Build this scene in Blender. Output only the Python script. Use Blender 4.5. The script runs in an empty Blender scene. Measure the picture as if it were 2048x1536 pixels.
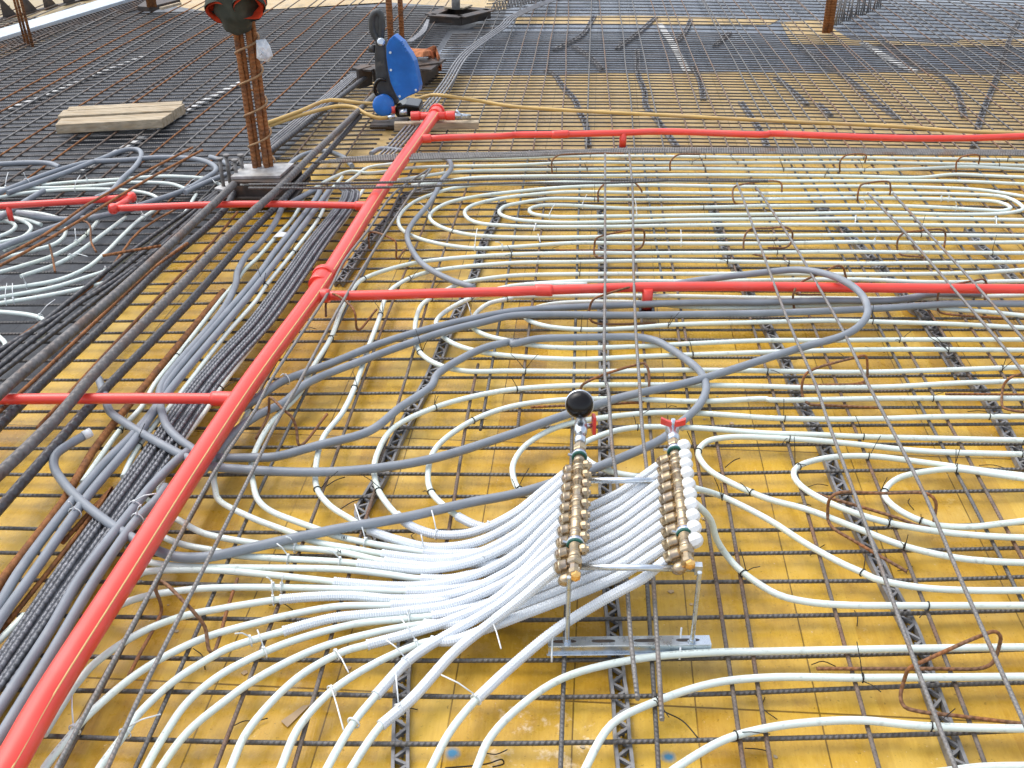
import bpy, math, random
from mathutils import Vector, Matrix
random.seed(7)
C = bpy.context.scene.collection
S = bpy.context.scene

# ------------------------------------------------------------------ camera, sky, sun, exposure
F = 2100.0
PITCH, YAW, ROLL = 0.516983425, -0.0674174027, -0.00215636962
KD, SKEW = 0.0534189944, 0.0716250270
CAMZ = 1.68
def basis():
    f = Vector((math.sin(YAW)*math.cos(PITCH), math.cos(YAW)*math.cos(PITCH), -math.sin(PITCH)))
    r = Vector((math.cos(YAW), -math.sin(YAW), 0)); u = r.cross(f)
    c, s = math.cos(ROLL), math.sin(ROLL)
    return c*r+s*u, -s*r+c*u, f
RT, UP, FW = basis()
cam = bpy.data.cameras.new('camera'); co = bpy.data.objects.new('camera', cam); C.objects.link(co)
cam.sensor_width = 36; cam.lens = F/2048*36; cam.clip_end = 500; cam.clip_start = .05
m = Matrix((RT, UP, -FW)).transposed().to_4x4(); m.translation = (0, 0, CAMZ); co.matrix_world = m
S.camera = co

SUN_EL, SUN_AZ = math.radians(62), math.radians(-62)      # azimuth from +Y towards +X
w = bpy.data.worlds.new("World"); S.world = w; w.use_nodes = True
nt = w.node_tree; bg = nt.nodes['Background']
sky = nt.nodes.new('ShaderNodeTexSky'); sky.sky_type = 'NISHITA'; sky.sun_disc = False
sky.sun_elevation = SUN_EL; sky.sun_rotation = SUN_AZ; sky.dust_density = 3.0; sky.air_density = 1.0; sky.ozone_density = 1.0
hs = nt.nodes.new('ShaderNodeHueSaturation'); hs.inputs['Saturation'].default_value = .45      # thin cloud: a paler sky
nt.links.new(sky.outputs[0], hs.inputs['Color']); nt.links.new(hs.outputs[0], bg.inputs[0]); bg.inputs[1].default_value = 0.15
sl = bpy.data.lights.new('sun', 'SUN'); sl.energy = 0.5; sl.angle = math.radians(60); sl.color = (1, .96, .9)
so = bpy.data.objects.new('sun', sl); C.objects.link(so)
d = Vector((math.sin(SUN_AZ)*math.cos(SUN_EL), math.cos(SUN_AZ)*math.cos(SUN_EL), math.sin(SUN_EL)))
so.rotation_euler = d.to_track_quat('Z', 'Y').to_euler()
S.view_settings.view_transform = 'Standard'; S.view_settings.look = 'None'
S.view_settings.exposure = 1.02; S.view_settings.gamma = 1

# ------------------------------------------------------------------ pixel of the photograph -> point of the building site
def at(x, y, z=0.03):
    v = RT*(x-1024) - UP*(y-768) + FW*F
    t = (z-CAMZ)/v.z
    return Vector((v.x*t, v.y*t, z))
def warp(X, Y, z):                       # the photo's lens bends straight bars a little: lay the mesh with that same bow
    p = Vector((X, Y+SKEW*X, z-CAMZ)); a, b, c = p.dot(RT), p.dot(UP), p.dot(FW)
    if c < .05: return Vector((X, Y+SKEW*X, z))
    ux, uy = F*a/c/1280, -F*b/c/1280
    ru = math.hypot(ux, uy); r = ru
    for _ in range(12): r = ru/(1+KD*min(r, 1.6)**2)
    k = r/ru if ru > 1e-6 else 1
    return at(1024+ux*k*1280, 768+uy*k*1280, z)
def px(spec, z):
    """'rc x,y[,z_mm] x,y | rc ...' : r, c = tile of the photo enlarged four times"""
    out = []
    for seg in spec.split('|'):
        t = seg.split()
        if t[0] == 'F':
            for q in t[1:]:
                n = [float(v) for v in q.split(',')]; out.append(at(n[0], n[1], n[2]/1000 if len(n) > 2 else z))
            continue
        r, c = int(t[0][0]), int(t[0][1])
        for q in t[1:]:
            n = [float(v) for v in q.split(',')]
            out.append(at(c*512+n[0]/4, r*384+n[1]/4, n[2]/1000 if len(n) > 2 else z))
    return out

# ------------------------------------------------------------------ mesh helpers
def smooth_path(P, step):
    P = [Vector(p) for p in P]
    if len(P) < 3:
        n = max(1, int((P[1]-P[0]).length/step)); return [P[0].lerp(P[1], i/n) for i in range(n+1)]
    Q = [2*P[0]-P[1]] + P + [2*P[-1]-P[-2]]
    out = []
    for i in range(1, len(Q)-2):
        p0, p1, p2, p3 = Q[i-1:i+3]
        t0 = 0; t1 = t0+max((p1-p0).length, 1e-5)**.5; t2 = t1+max((p2-p1).length, 1e-5)**.5; t3 = t2+max((p3-p2).length, 1e-5)**.5
        n = max(1, int(math.ceil((p2-p1).length/step)))
        for j in range(n):
            t = t1+(t2-t1)*j/n
            A1 = p0*((t1-t)/(t1-t0))+p1*((t-t0)/(t1-t0)); A2 = p1*((t2-t)/(t2-t1))+p2*((t-t1)/(t2-t1)); A3 = p2*((t3-t)/(t3-t2))+p3*((t-t2)/(t3-t2))
            B1 = A1*((t2-t)/(t2-t0))+A2*((t-t0)/(t2-t0)); B2 = A2*((t3-t)/(t3-t1))+A3*((t-t1)/(t3-t1))
            out.append(B1*((t2-t)/(t2-t1))+B2*((t-t1)/(t2-t1)))
    out.append(P[-1]); return out
def run_on(P, ln=1.1):                   # a pipe or bar that leaves the photo goes on a little way beyond it
    def out(p):
        v = p-Vector((0, 0, CAMZ)); c = v.dot(FW); x, y = 1024+F*v.dot(RT)/c, 768-F*v.dot(UP)/c
        return x < -1 or x > 2049 or y > 1537
    P = [Vector(p) for p in P]
    for end in (0, -1):
        a, b = (P[0], P[1]) if end == 0 else (P[-1], P[-2])
        if out(a):
            d = a-b; d.z = 0
            if d.length < 1e-6: continue
            d.normalize()
            for q in (.35, .7, 1.0):
                n = a+d*ln*q
                if (n-Vector((0, 0, CAMZ))).dot(FW) < .5: break
                P.insert(0, n) if end == 0 else P.append(n)
    return P
class MB:
    def __init__(s): s.v = []; s.f = []; s.uv = []; s.sm = []
    def face(s, idx, uv=None, sm=True): s.f.append(idx); s.uv.append(uv or [(0, 0)]*len(idx)); s.sm.append(sm)
    def tube(s, pts, r, n=8, caps=True, radii=None):
        L = 0; base = len(s.v); m = len(pts); Ls = []
        t = (pts[1]-pts[0]).normalized(); ref = Vector((0, 0, 1)) if abs(t.z) < .9 else Vector((1, 0, 0))
        nrm = (ref-t*ref.dot(t)).normalized()
        for i, p in enumerate(pts):
            if i > 0: L += (p-pts[i-1]).length
            Ls.append(L)
            a = pts[max(i-1, 0)]; b = pts[min(i+1, m-1)]; t = (b-a)
            t = t.normalized() if t.length > 1e-9 else Vector((1, 0, 0))
            nrm = nrm-t*nrm.dot(t)
            nrm = nrm.normalized() if nrm.length > 1e-6 else t.orthogonal().normalized()
            bi = t.cross(nrm); rr = radii[i] if radii else r
            for k in range(n):
                a_ = 2*math.pi*k/n; s.v.append(p+(nrm*math.cos(a_)+bi*math.sin(a_))*rr)
        for i in range(m-1):
            for k in range(n):
                k2 = (k+1) % n; o = base+i*n
                s.face([o+k, o+k2, o+n+k2, o+n+k], [(Ls[i], k/n), (Ls[i], (k+1)/n), (Ls[i+1], (k+1)/n), (Ls[i+1], k/n)])
        if caps:
            s.face([base+k for k in range(n)][::-1], sm=False); s.face([base+(m-1)*n+k for k in range(n)], sm=False)
        return s
    def cyl(s, a, b, r, r2=None, n=12, smooth=True):
        a, b = Vector(a), Vector(b); t = (b-a).normalized(); o = t.orthogonal().normalized() if abs(t.z) > .9 else (Vector((0, 0, 1))-t*t.z).normalized()
        bi = t.cross(o); base = len(s.v); r2 = r if r2 is None else r2
        for p, q in ((a, r), (b, r2)):
            for k in range(n):
                w_ = 2*math.pi*k/n; s.v.append(p+(o*math.cos(w_)+bi*math.sin(w_))*q)
        for k in range(n):
            k2 = (k+1) % n; s.face([base+k, base+k2, base+n+k2, base+n+k], [(0, k/n), (0, (k+1)/n), (.05, (k+1)/n), (.05, k/n)], smooth)
        s.face([base+k for k in range(n)][::-1], sm=False); s.face([base+n+k for k in range(n)], sm=False)
        return s
    def lathe(s, a, axis, prof, n=14, smooth=True):        # prof = [(distance along axis, radius)]
        a = Vector(a); t = Vector(axis).normalized(); o = t.orthogonal().normalized() if abs(t.z) > .9 else (Vector((0, 0, 1))-t*t.z).normalized()
        bi = t.cross(o); base = len(s.v)
        for d_, r in prof:
            for k in range(n):
                w_ = 2*math.pi*k/n; s.v.append(a+t*d_+(o*math.cos(w_)+bi*math.sin(w_))*max(r, 1e-4))
        for i in range(len(prof)-1):
            for k in range(n):
                k2 = (k+1) % n; q = base+i*n; s.face([q+k, q+k2, q+n+k2, q+n+k], sm=smooth)
        s.face([base+k for k in range(n)][::-1], sm=False); s.face([base+(len(prof)-1)*n+k for k in range(n)], sm=False)
        return s
    def box(s, c, ax, ay, az):                              # centre and three half-extent vectors
        c, ax, ay, az = Vector(c), Vector(ax), Vector(ay), Vector(az); b = len(s.v)
        for i in (-1, 1):
            for j in (-1, 1):
                for k in (-1, 1): s.v.append(c+ax*i+ay*j+az*k)
        for q in ((0, 1, 3, 2), (4, 6, 7, 5), (0, 4, 5, 1), (2, 3, 7, 6), (0, 2, 6, 4), (1, 5, 7, 3)): s.face([b+k for k in q], sm=False)
        return s
    def beam(s, a, b, w_, h):                               # bar of rectangular section from a to b, width w_, height h
        a, b = Vector(a), Vector(b); t = b-a; sd = Vector((t.y, -t.x, 0)); sd = sd.normalized() if sd.length > 1e-9 else Vector((1, 0, 0))
        u = sd.cross(t).normalized(); return s.box((a+b)/2, t/2, sd*w_/2, u*h/2)
    def prism(s, poly, off):                                # closed outline of points swept by a vector
        b = len(s.v); n = len(poly); off = Vector(off)
        s.v += [Vector(p) for p in poly]+[Vector(p)+off for p in poly]
        s.face(list(range(b, b+n))[::-1], sm=False); s.face(list(range(b+n, b+2*n)), sm=False)
        for k in range(n): k2 = (k+1) % n; s.face([b+k, b+k2, b+n+k2, b+n+k], sm=False)
        return s
    def build(s, name, mat, parent=None, bevel=0):
        me = bpy.data.meshes.new(name); me.from_pydata([tuple(v) for v in s.v], [], s.f)
        ul = me.uv_layers.new(name='UVMap'); i = 0
        flat = [c for f in s.uv for c in f]
        ul.data.foreach_set('uv', [x for c in flat for x in c])
        me.polygons.foreach_set('use_smooth', s.sm); me.update()
        import bmesh as _b
        bm = _b.new(); bm.from_mesh(me); _b.ops.recalc_face_normals(bm, faces=bm.faces)
        if bevel: _b.ops.bevel(bm, geom=[e for e in bm.edges if e.is_manifold and e.calc_face_angle(0) > .5], offset=bevel, segments=2, profile=.6, affect='EDGES')
        bm.to_mesh(me); bm.free()
        me.materials.append(mat); o = bpy.data.objects.new(name, me); C.objects.link(o)
        if parent: o.parent = parent; o.matrix_parent_inverse = parent.matrix_world.inverted()
        return o
def tag(o, label=None, cat=None, group=None, kind=None):
    if label: o['label'] = label
    if cat: o['category'] = cat
    if group: o['group'] = group
    if kind: o['kind'] = kind
    return o
def thing(name, loc, label, cat, group=None):
    o = bpy.data.objects.new(name, None); C.objects.link(o); o.location = loc; o.empty_display_size = .05
    o.matrix_world = Matrix.Translation(loc); return tag(o, label, cat, group)

# ------------------------------------------------------------------ materials
def mat(name, col, rough=.5, metal=0, spec=.5, var=.12, scale=30, col2=None, mix=0.0, mscale=12, bump=0, bscale=80, rib=0, ribn=150, stretch=(1, 1, 1), coat=0, thr=.12):
    M = bpy.data.materials.new(name); M.use_nodes = True; t = M.node_tree; N = t.nodes; L = t.links
    b = N['Principled BSDF']; b.inputs['Roughness'].default_value = rough; b.inputs['Metallic'].default_value = metal
    b.inputs['Specular IOR Level'].default_value = spec; b.inputs['Coat Weight'].default_value = coat; b.inputs['Coat Roughness'].default_value = .12
    tc = N.new('ShaderNodeTexCoord'); mp = N.new('ShaderNodeMapping'); mp.inputs['Scale'].default_value = stretch; L.new(tc.outputs['Object'], mp.inputs[0])
    n1 = N.new('ShaderNodeTexNoise'); n1.inputs['Scale'].default_value = scale; n1.inputs['Detail'].default_value = 5; L.new(mp.outputs[0], n1.inputs['Vector'])
    r = N.new('ShaderNodeMapRange'); L.new(n1.outputs[0], r.inputs[0]); r.inputs[1].default_value = .3; r.inputs[2].default_value = .7; r.inputs[3].default_value = 1-var; r.inputs[4].default_value = 1+var
    base = N.new('ShaderNodeMix'); base.data_type = 'RGBA'; base.blend_type = 'MIX'; base.inputs['A'].default_value = (*col, 1)
    base.inputs['B'].default_value = (*(col2 or col), 1)
    if col2:
        n2 = N.new('ShaderNodeTexNoise'); n2.inputs['Scale'].default_value = mscale; n2.inputs['Detail'].default_value = 6; L.new(mp.outputs[0], n2.inputs['Vector'])
        r2 = N.new('ShaderNodeMapRange'); L.new(n2.outputs[0], r2.inputs[0]); r2.inputs[1].default_value = 1-mix-thr; r2.inputs[2].default_value = 1-mix+thr; L.new(r2.outputs[0], base.inputs['Factor'])
    else: base.inputs['Factor'].default_value = 0
    mul = N.new('ShaderNodeVectorMath'); mul.operation = 'SCALE'; L.new(base.outputs['Result'], mul.inputs[0]); L.new(r.outputs[0], mul.inputs['Scale'])
    L.new(mul.outputs[0], b.inputs['Base Color'])
    rr = N.new('ShaderNodeMapRange'); L.new(n1.outputs[0], rr.inputs[0]); rr.inputs[3].default_value = max(rough-.1, .05); rr.inputs[4].default_value = min(rough+.12, 1); L.new(rr.outputs[0], b.inputs['Roughness'])
    last = None
    if rib:
        uv = N.new('ShaderNodeTexCoord'); mp2 = N.new('ShaderNodeMapping'); mp2.inputs['Scale'].default_value = (1, .012, 1); L.new(uv.outputs['UV'], mp2.inputs[0])
        wv = N.new('ShaderNodeTexWave'); wv.bands_direction = 'DIAGONAL'; wv.inputs['Scale'].default_value = ribn/math.pi/2*1.0; L.new(mp2.outputs[0], wv.inputs['Vector'])
        bp = N.new('ShaderNodeBump'); bp.inputs['Strength'].default_value = rib; bp.inputs['Distance'].default_value = .004; L.new(wv.outputs['Fac'], bp.inputs['Height']); last = bp
    if bump:
        n3 = N.new('ShaderNodeTexNoise'); n3.inputs['Scale'].default_value = bscale; n3.inputs['Detail'].default_value = 4; L.new(mp.outputs[0], n3.inputs['Vector'])
        bp = N.new('ShaderNodeBump'); bp.inputs['Strength'].default_value = bump; bp.inputs['Distance'].default_value = .003; L.new(n3.outputs[0], bp.inputs['Height'])
        if last: L.new(last.outputs[0], bp.inputs['Normal'])
        last = bp
    if last: L.new(last.outputs[0], b.inputs['Normal'])
    return M
RUST = (.20, .085, .035)
MM = {}
MM['mesh'] = mat('mesh_steel', (.135, .13, .125), .55, .35, .5, .25, 40, (.13, .085, .06), .30, 5, rib=.5, ribn=330)
MM['mesh_far'] = mat('mesh_steel_dull', (.085, .08, .075), .7, .1, .3, .3, 40, (.12, .085, .06), .35, 5)
MM['mesh_rust'] = mat('mesh_steel_rusty', (.16, .135, .115), .65, .2, .4, .25, 40, (.19, .11, .07), .45, 6, rib=.5, ribn=330)
MM['topbar'] = mat('long_bar_steel', (.21, .20, .19), .5, .35, .5, .2, 40, (.22, .12, .06), .33, 7, rib=.5, ribn=330)
MM['beam'] = mat('beam_bar_steel', (.14, .133, .13), .5, .4, .5, .25, 30, (.13, .08, .055), .36, 8, rib=1, ribn=130)
MM['beam_dark'] = mat('beam_bar_black', (.085, .085, .09), .45, .35, .5, .25, 30, (.09, .055, .04), .3, 8, rib=1, ribn=130)
MM['bundle'] = mat('bundle_bar_steel', (.16, .165, .18), .42, .45, .5, .3, 60, (.3, .3, .32), .33, 40, rib=.9, ribn=200)
MM['strand'] = mat('bright_bar_steel', (.24, .24, .25), .4, .5, .5, .25, 40, (.4, .4, .4), .3, 20, rib=.7, ribn=200)
MM['rust'] = mat('rusty_bar', (.30, .125, .045), .75, .1, .3, .3, 50, (.15, .08, .05), .4, 20, bump=.3, bscale=200, rib=.7, ribn=200)
MM['chair'] = mat('bent_bar_rust', (.20, .105, .055), .65, .15, .4, .25, 50, (.30, .11, .03), .42, 15, rib=.5, ribn=250)
MM['spiral'] = mat('tie_rust', (.34, .21, .11), .6, .2, .4, .25, 50)
MM['pipe'] = mat('white_pipe_plastic', (.70, .78, .73), .34, 0, .5, .05, 8, (.68, .75, .62), .35, 6)
MM['sleeve'] = mat('sleeve_plastic', (.68, .72, .755), .45, 0, .5, .05, 10)
MM['conduit'] = mat('grey_conduit_plastic', (.225, .25, .28), .4, 0, .5, .12, 12, (.32, .335, .35), .3, 9)
MM['red'] = mat('red_plastic', (.82, .055, .035), .38, 0, .7, .08, 9, (.72, .09, .07), .36, 7, coat=.2, bump=.08, bscale=25)
MM['redseam'] = mat('pipe_print_line', (.75, .45, .18), .5)
MM['wire'] = mat('tie_wire', (.02, .018, .018), .5, .4)
MM['tie'] = mat('tie_plastic', (.75, .78, .78), .4)
MM['lattice'] = mat('spacer_plastic', (.21, .21, .215), .5, .1, .5, .25, 60, (.28, .27, .25), .35, 25)
MM['lattice_far'] = mat('spacer_plastic_hazed', (.22, .225, .24), .6, 0, .5, .25, 40, (.26, .25, .24), .4, 12)  # far spacers: lighter colour stands in for distance haze
MM['brass'] = mat('brass', (.47, .365, .225), .27, .9, .5, .18, 60, (.36, .30, .24), .45, 40)
MM['brass_cap'] = mat('brass_cap', (.85, .50, .16), .25, .9, .5, .1, 60)
MM['zinc'] = mat('zinc', (.60, .66, .72), .28, .9, .5, .1, 60)
MM['white'] = mat('white_cap_plastic', (.74, .76, .76), .35)
MM['black'] = mat('gauge_black', (.006, .005, .005), .14, 0, .35, .05)
MM['green'] = mat('clamp_rubber', (.015, .10, .075), .5)
MM['blue'] = mat('blue_plastic', (.008, .14, .52), .35, 0, .5, .15, 12, (.02, .20, .60), .35, 18, coat=.2)
MM['saw'] = mat('saw_body', (.055, .06, .062), .5, .1, .5, .3, 25, (.16, .15, .13), .3, 20, bump=.3, bscale=60)
MM['timber'] = mat('timber', (.46, .385, .275), .8, 0, .2, .3, 14, (.30, .22, .13), .42, 7, bump=.5, bscale=60, stretch=(1, 7, 7))
MM['hose'] = mat('yellow_hose', (.60, .40, .13), .5, 0, .5, .15, 12, (.44, .30, .14), .42, 6)
MM['plate'] = mat('galvanised_plate', (.46, .46, .45), .55, .25, .5, .25, 30, (.30, .28, .25), .42, 12, bump=.2)
MM['steel'] = mat('dark_steel', (.06, .05, .045), .55, .3, .5, .3, 30, (.13, .08, .05), .38, 10)
MM['jacket'] = mat('jacket_cloth', (.045, .052, .042), .85, 0, .2, .35, 14, (.08, .085, .07), .4, 8, bump=.6, bscale=30)
MM['orange'] = mat('orange_lining', (.75, .08, .03), .8, 0, .2, .25, 25, (.5, .05, .02), .4, 20, bump=.5, bscale=40)
MM['rag'] = mat('orange_brown_rag', (.42, .17, .08), .9, 0, .1, .35, 30, (.75, .12, .03), .33, 9, bump=.5, bscale=50)
MM['bag'] = mat('clear_bag', (.72, .76, .80), .25, 0, .6, .2, 40, (.5, .55, .62), .45, 25, bump=.8, bscale=60)
MM['board'] = mat('pale_board', (.50, .56, .61), .6, 0, .4, .1, 8, (.5, .56, .6), .35, 4)
MM['strip'] = mat('white_strip', (.55, .56, .55), .7, var=.3, scale=12)
MM['card'] = mat('brown_card', (.5, .36, .22), .8)
MM['ink'] = mat('black_print', (.02, .02, .02), .6)

def add_print(M):
    t = M.node_tree; N = t.nodes; L = t.links; b = N['Principled BSDF']; src = b.inputs['Base Color'].links[0].from_socket
    tc = N.new('ShaderNodeTexCoord'); sp = N.new('ShaderNodeSeparateXYZ'); L.new(tc.outputs['UV'], sp.inputs[0])
    def m_(op, a, c=None):
        n = N.new('ShaderNodeMath'); n.operation = op
        for i, q in enumerate((a, c)):
            if q is None: continue
            if isinstance(q, (int, float)): n.inputs[i].default_value = q
            else: L.new(q, n.inputs[i])
        return n.outputs[0]
    u, v = sp.outputs['X'], sp.outputs['Y']
    blk = m_('LESS_THAN', m_('FRACT', m_('DIVIDE', m_('ADD', u, .2), .62)), .30)
    wn = N.new('ShaderNodeTexWhiteNoise'); wn.noise_dimensions = '1D'; L.new(m_('FLOOR', m_('DIVIDE', u, .0042)), wn.inputs['W'])
    band = m_('MAXIMUM', m_('LESS_THAN', v, .02), m_('GREATER_THAN', v, .955))
    f = m_('MULTIPLY', m_('MULTIPLY', blk, band), m_('GREATER_THAN', wn.outputs['Value'], .55))
    n = N.new('ShaderNodeTexNoise'); n.inputs['Scale'].default_value = 60; n.inputs['Detail'].default_value = 5; L.new(tc.outputs['Object'], n.inputs['Vector'])
    mr = N.new('ShaderNodeMapRange'); L.new(n.outputs[0], mr.inputs[0]); mr.inputs[1].default_value = .60; mr.inputs[2].default_value = .72
    f = m_('MAXIMUM', m_('MULTIPLY', f, .42), m_('MULTIPLY', mr.outputs[0], .28))
    mx = N.new('ShaderNodeMix'); mx.data_type = 'RGBA'; L.new(f, mx.inputs['Factor']); L.new(src, mx.inputs['A']); mx.inputs['B'].default_value = (.16, .15, .12, 1); L.new(mx.outputs['Result'], b.inputs['Base Color'])
add_print(MM['pipe'])
def deck_mat(name, c1, c2, c3, rough, spec, scuff=True, coat=0.0):
    M = bpy.data.materials.new(name); M.use_nodes = True; t = M.node_tree; N = t.nodes; L = t.links; b = N['Principled BSDF']
    tc = N.new('ShaderNodeTexCoord'); sp = N.new('ShaderNodeSeparateXYZ'); L.new(tc.outputs['Object'], sp.inputs[0])
    def val(x): return x
    def mth(op, a, c=None, d=None):
        n = N.new('ShaderNodeMath'); n.operation = op
        for i, q in enumerate((a, c, d)):
            if q is None: continue
            if isinstance(q, (int, float)): n.inputs[i].default_value = q
            else: L.new(q, n.inputs[i])
        return n.outputs[0]
    def noise(sc, det=5, stretch=None, rgh=.55):
        v = tc.outputs['Object']
        if stretch:
            mp = N.new('ShaderNodeMapping'); mp.inputs['Scale'].default_value = stretch; L.new(v, mp.inputs[0]); v = mp.outputs[0]
        n = N.new('ShaderNodeTexNoise'); n.inputs['Scale'].default_value = sc; n.inputs['Detail'].default_value = det; n.inputs['Roughness'].default_value = rgh; L.new(v, n.inputs['Vector']); return n.outputs[0]
    def rng(x, a, c, lo=0, hi=1):
        n = N.new('ShaderNodeMapRange'); L.new(x, n.inputs[0])
        for i, q in enumerate((a, c, lo, hi)): n.inputs[i+1].default_value = q
        return n.outputs[0]
    def mix(f, a, c):
        n = N.new('ShaderNodeMix'); n.data_type = 'RGBA'; 
        if isinstance(f, (int, float)): n.inputs['Factor'].default_value = f
        else: L.new(f, n.inputs['Factor'])
        for k, q in (('A', a), ('B', c)):
            if isinstance(q, tuple): n.inputs[k].default_value = (*q, 1)
            else: L.new(q, n.inputs[k])
        return n.outputs['Result']
    X, Y = sp.outputs['X'], sp.outputs['Y']
    X = mth('SUBTRACT', X, mth('MULTIPLY', Y, .012))
    # each board of the panel has its own tone, the panel joints are thin dark lines
    bx = mth('FLOOR', mth('DIVIDE', X, .128)); py = mth('FLOOR', mth('DIVIDE', mth('SUBTRACT', Y, .60), 1.0))
    wn = N.new('ShaderNodeTexWhiteNoise'); wn.noise_dimensions = '2D'; cb = N.new('ShaderNodeCombineXYZ'); L.new(bx, cb.inputs[0]); L.new(py, cb.inputs[1]); L.new(cb.outputs[0], wn.inputs['Vector'])
    grain = noise(22, 6, (9, .6, 1)); blotch = noise(3.2, 6); fine = noise(55, 4)
    tone = mth('ADD', mth('MULTIPLY', wn.outputs['Value'], .5), mth('ADD', mth('ADD', mth('MULTIPLY', grain, .6), mth('MULTIPLY', noise(60, 8, (2.5, .5, 1), .75), .7)), mth('MULTIPLY', blotch, .75)))
    col = mix(rng(tone, .92, 1.62), c1, c2)
    col = mix(mth('MULTIPLY', rng(blotch, .52, .72), .55), col, c3)
    fx = mth('FRACT', mth('DIVIDE', X, .256)); ln = mth('LESS_THAN', fx, .013)
    fy = mth('FRACT', mth('DIVIDE', mth('SUBTRACT', Y, .60), 1.0)); ly = mth('LESS_THAN', fy, .005)
    ln = mth('MULTIPLY', ln, rng(noise(2.1, 2), .34, .44))
    line = mth('MAXIMUM', ln, ly)
    dirt = rng(noise(85, 5, None, .75), .61, .67)
    dirt2 = mth('MULTIPLY', rng(noise(9, 8, (1, .6, 1), .68), .50, .66), .62)
    col = mix(mth('MULTIPLY', dirt, .75), col, tuple(q*.35 for q in c1)); col = mix(mth('MULTIPLY', dirt2, .8), col, tuple(q*.62 for q in c1))
    col = mix(mth('MULTIPLY', line, .85), col, tuple(q*.25 for q in c1))
    brown = mth('MULTIPLY', rng(noise(5.5, 9, (1, .8, 1), .78), .57, .66), .36)
    col = mix(brown, col, (c1[0]*.62, c1[1]*.6, c1[2]*1.2))
    pale = mth('MULTIPLY', rng(noise(7.5, 9, (1, .7, 1), .8), .60, .68), .5)
    col = mix(pale, col, (min(c3[0]*1.15, .8), c3[1]*1.2, c3[2]*1.5))
    if scuff:
        # worn pale cement splashes, thickest in front of the manifold
        dx = mth('SUBTRACT', sp.outputs['X'], -.02); dy = mth('SUBTRACT', sp.outputs['Y'], 1.50)
        dd = mth('ADD', mth('MULTIPLY', dx, dx), mth('MULTIPLY', mth('MULTIPLY', dy, dy), 2.2))
        near = rng(dd, 0.0, .075, .18, 0)
        sc = rng(mth('ADD', noise(17, 9, None, .72), near), .70, .80)
        col = mix(mth('MULTIPLY', sc, .7), col, (.80, .66, .46))
        sc2 = rng(noise(95, 3), .70, .74); col = mix(mth('MULTIPLY', sc2, .6), col, (.85, .75, .58))
        for (qx, qy, rad) in ((905, 1506, .014), (1337, 1514, .013)):
            p = at(qx, qy, 0); ax = mth('SUBTRACT', sp.outputs['X'], p.x); ay = mth('SUBTRACT', sp.outputs['Y'], p.y)
            q = mth('SQRT', mth('ADD', mth('MULTIPLY', ax, ax), mth('MULTIPLY', mth('MULTIPLY', ay, ay), .9)))
            q = mth('ADD', q, mth('MULTIPLY', mth('SUBTRACT', fine, .5), .012))
            col = mix(mth('MULTIPLY', rng(q, rad*.45, rad*1.35, 1, 0), .92), col, (.0, .20, .40))
    L.new(col, b.inputs['Base Color'])
    L.new(rng(mth('ADD', mth('MULTIPLY', blotch, .6), mth('MULTIPLY', fine, .4)), .35, .65, rough-.14, rough+.16), b.inputs['Roughness'])
    b.inputs['Specular IOR Level'].default_value = spec; b.inputs['Coat Weight'].default_value = coat; b.inputs['Coat Roughness'].default_value = .3
    bp = N.new('ShaderNodeBump'); bp.inputs['Strength'].default_value = .25; bp.inputs['Distance'].default_value = .002
    L.new(mth('ADD', grain, mth('MULTIPLY', line, -1.5)), bp.inputs['Height']); L.new(bp.outputs[0], b.inputs['Normal'])
    return M
MM['ply'] = deck_mat('yellow_plywood', (.47, .255, .022), (.65, .42, .062), (.60, .44, .16), .30, .4)
MM['plyfar'] = deck_mat('yellow_plywood_skypaled', (.46, .31, .115), (.55, .39, .165), (.52, .40, .22), .38, .4, False)  # same yellow plywood, with the paling of distant sky light put into its colour
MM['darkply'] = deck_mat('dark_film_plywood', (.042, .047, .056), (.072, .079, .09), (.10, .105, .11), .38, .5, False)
MM['blueply'] = deck_mat('blue_film_plywood', (.105, .13, .165), (.155, .18, .22), (.21, .235, .27), .28, .5, False)

# ------------------------------------------------------------------ the deck
def sheet(name, pts, z, m, kind='structure'):
    b = MB(); b.v = [Vector((p[0], p[1], z)) for p in pts]; b.face(list(range(len(pts))), sm=False)
    return tag(b.build(name, m), kind=kind)
sheet('ground', [(-300, -40), (300, -40), (300, 400), (-300, 400)], -.012, MM['plyfar'])
def pz(*q): return [at(x, y, 0).xy for x, y in q]
far = lambda pts: pts
# dark shuttering to the left of the beam, blue-grey sheets in the distance, yellow plywood in front
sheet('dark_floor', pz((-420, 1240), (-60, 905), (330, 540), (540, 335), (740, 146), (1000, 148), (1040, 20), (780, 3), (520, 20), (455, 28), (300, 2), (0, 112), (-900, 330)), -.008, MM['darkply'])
sheet('plywood_floor', pz((-420, 1240), (-60, 905), (330, 540), (540, 335), (562, 313), (1024, 306), (1600, 306), (2700, 312), (2500, 800), (2900, 1250), (2900, 2000), (1024, 2000), (-700, 1900)), 0, MM['ply'])
sheet('blue_floor', pz((742, 144), (1024, 149.5), (1274, 144.5), (1524, 143.5), (1836, 144.5), (2048, 148.5), (2700, 160), (2700, -60), (1800, -80), (1040, -70), (1000, 60)), -.004, MM['blueply'])
sheet('skypaled_plywood_floor', pz((562, 313), (740, 146), (1024, 151), (1274, 146), (1524, 145), (1836, 146), (2048, 150), (2700, 162), (2700, 312), (1600, 306), (1024, 306)), 0, MM['plyfar'])  # far part of the yellow deck, sky paling painted into its material
sheet('plywood_band', pz((1030, 49), (1280, 48), (1540, 49), (1560, 38), (1280, 31), (1030, 33)), 0, MM['plyfar'])
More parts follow.
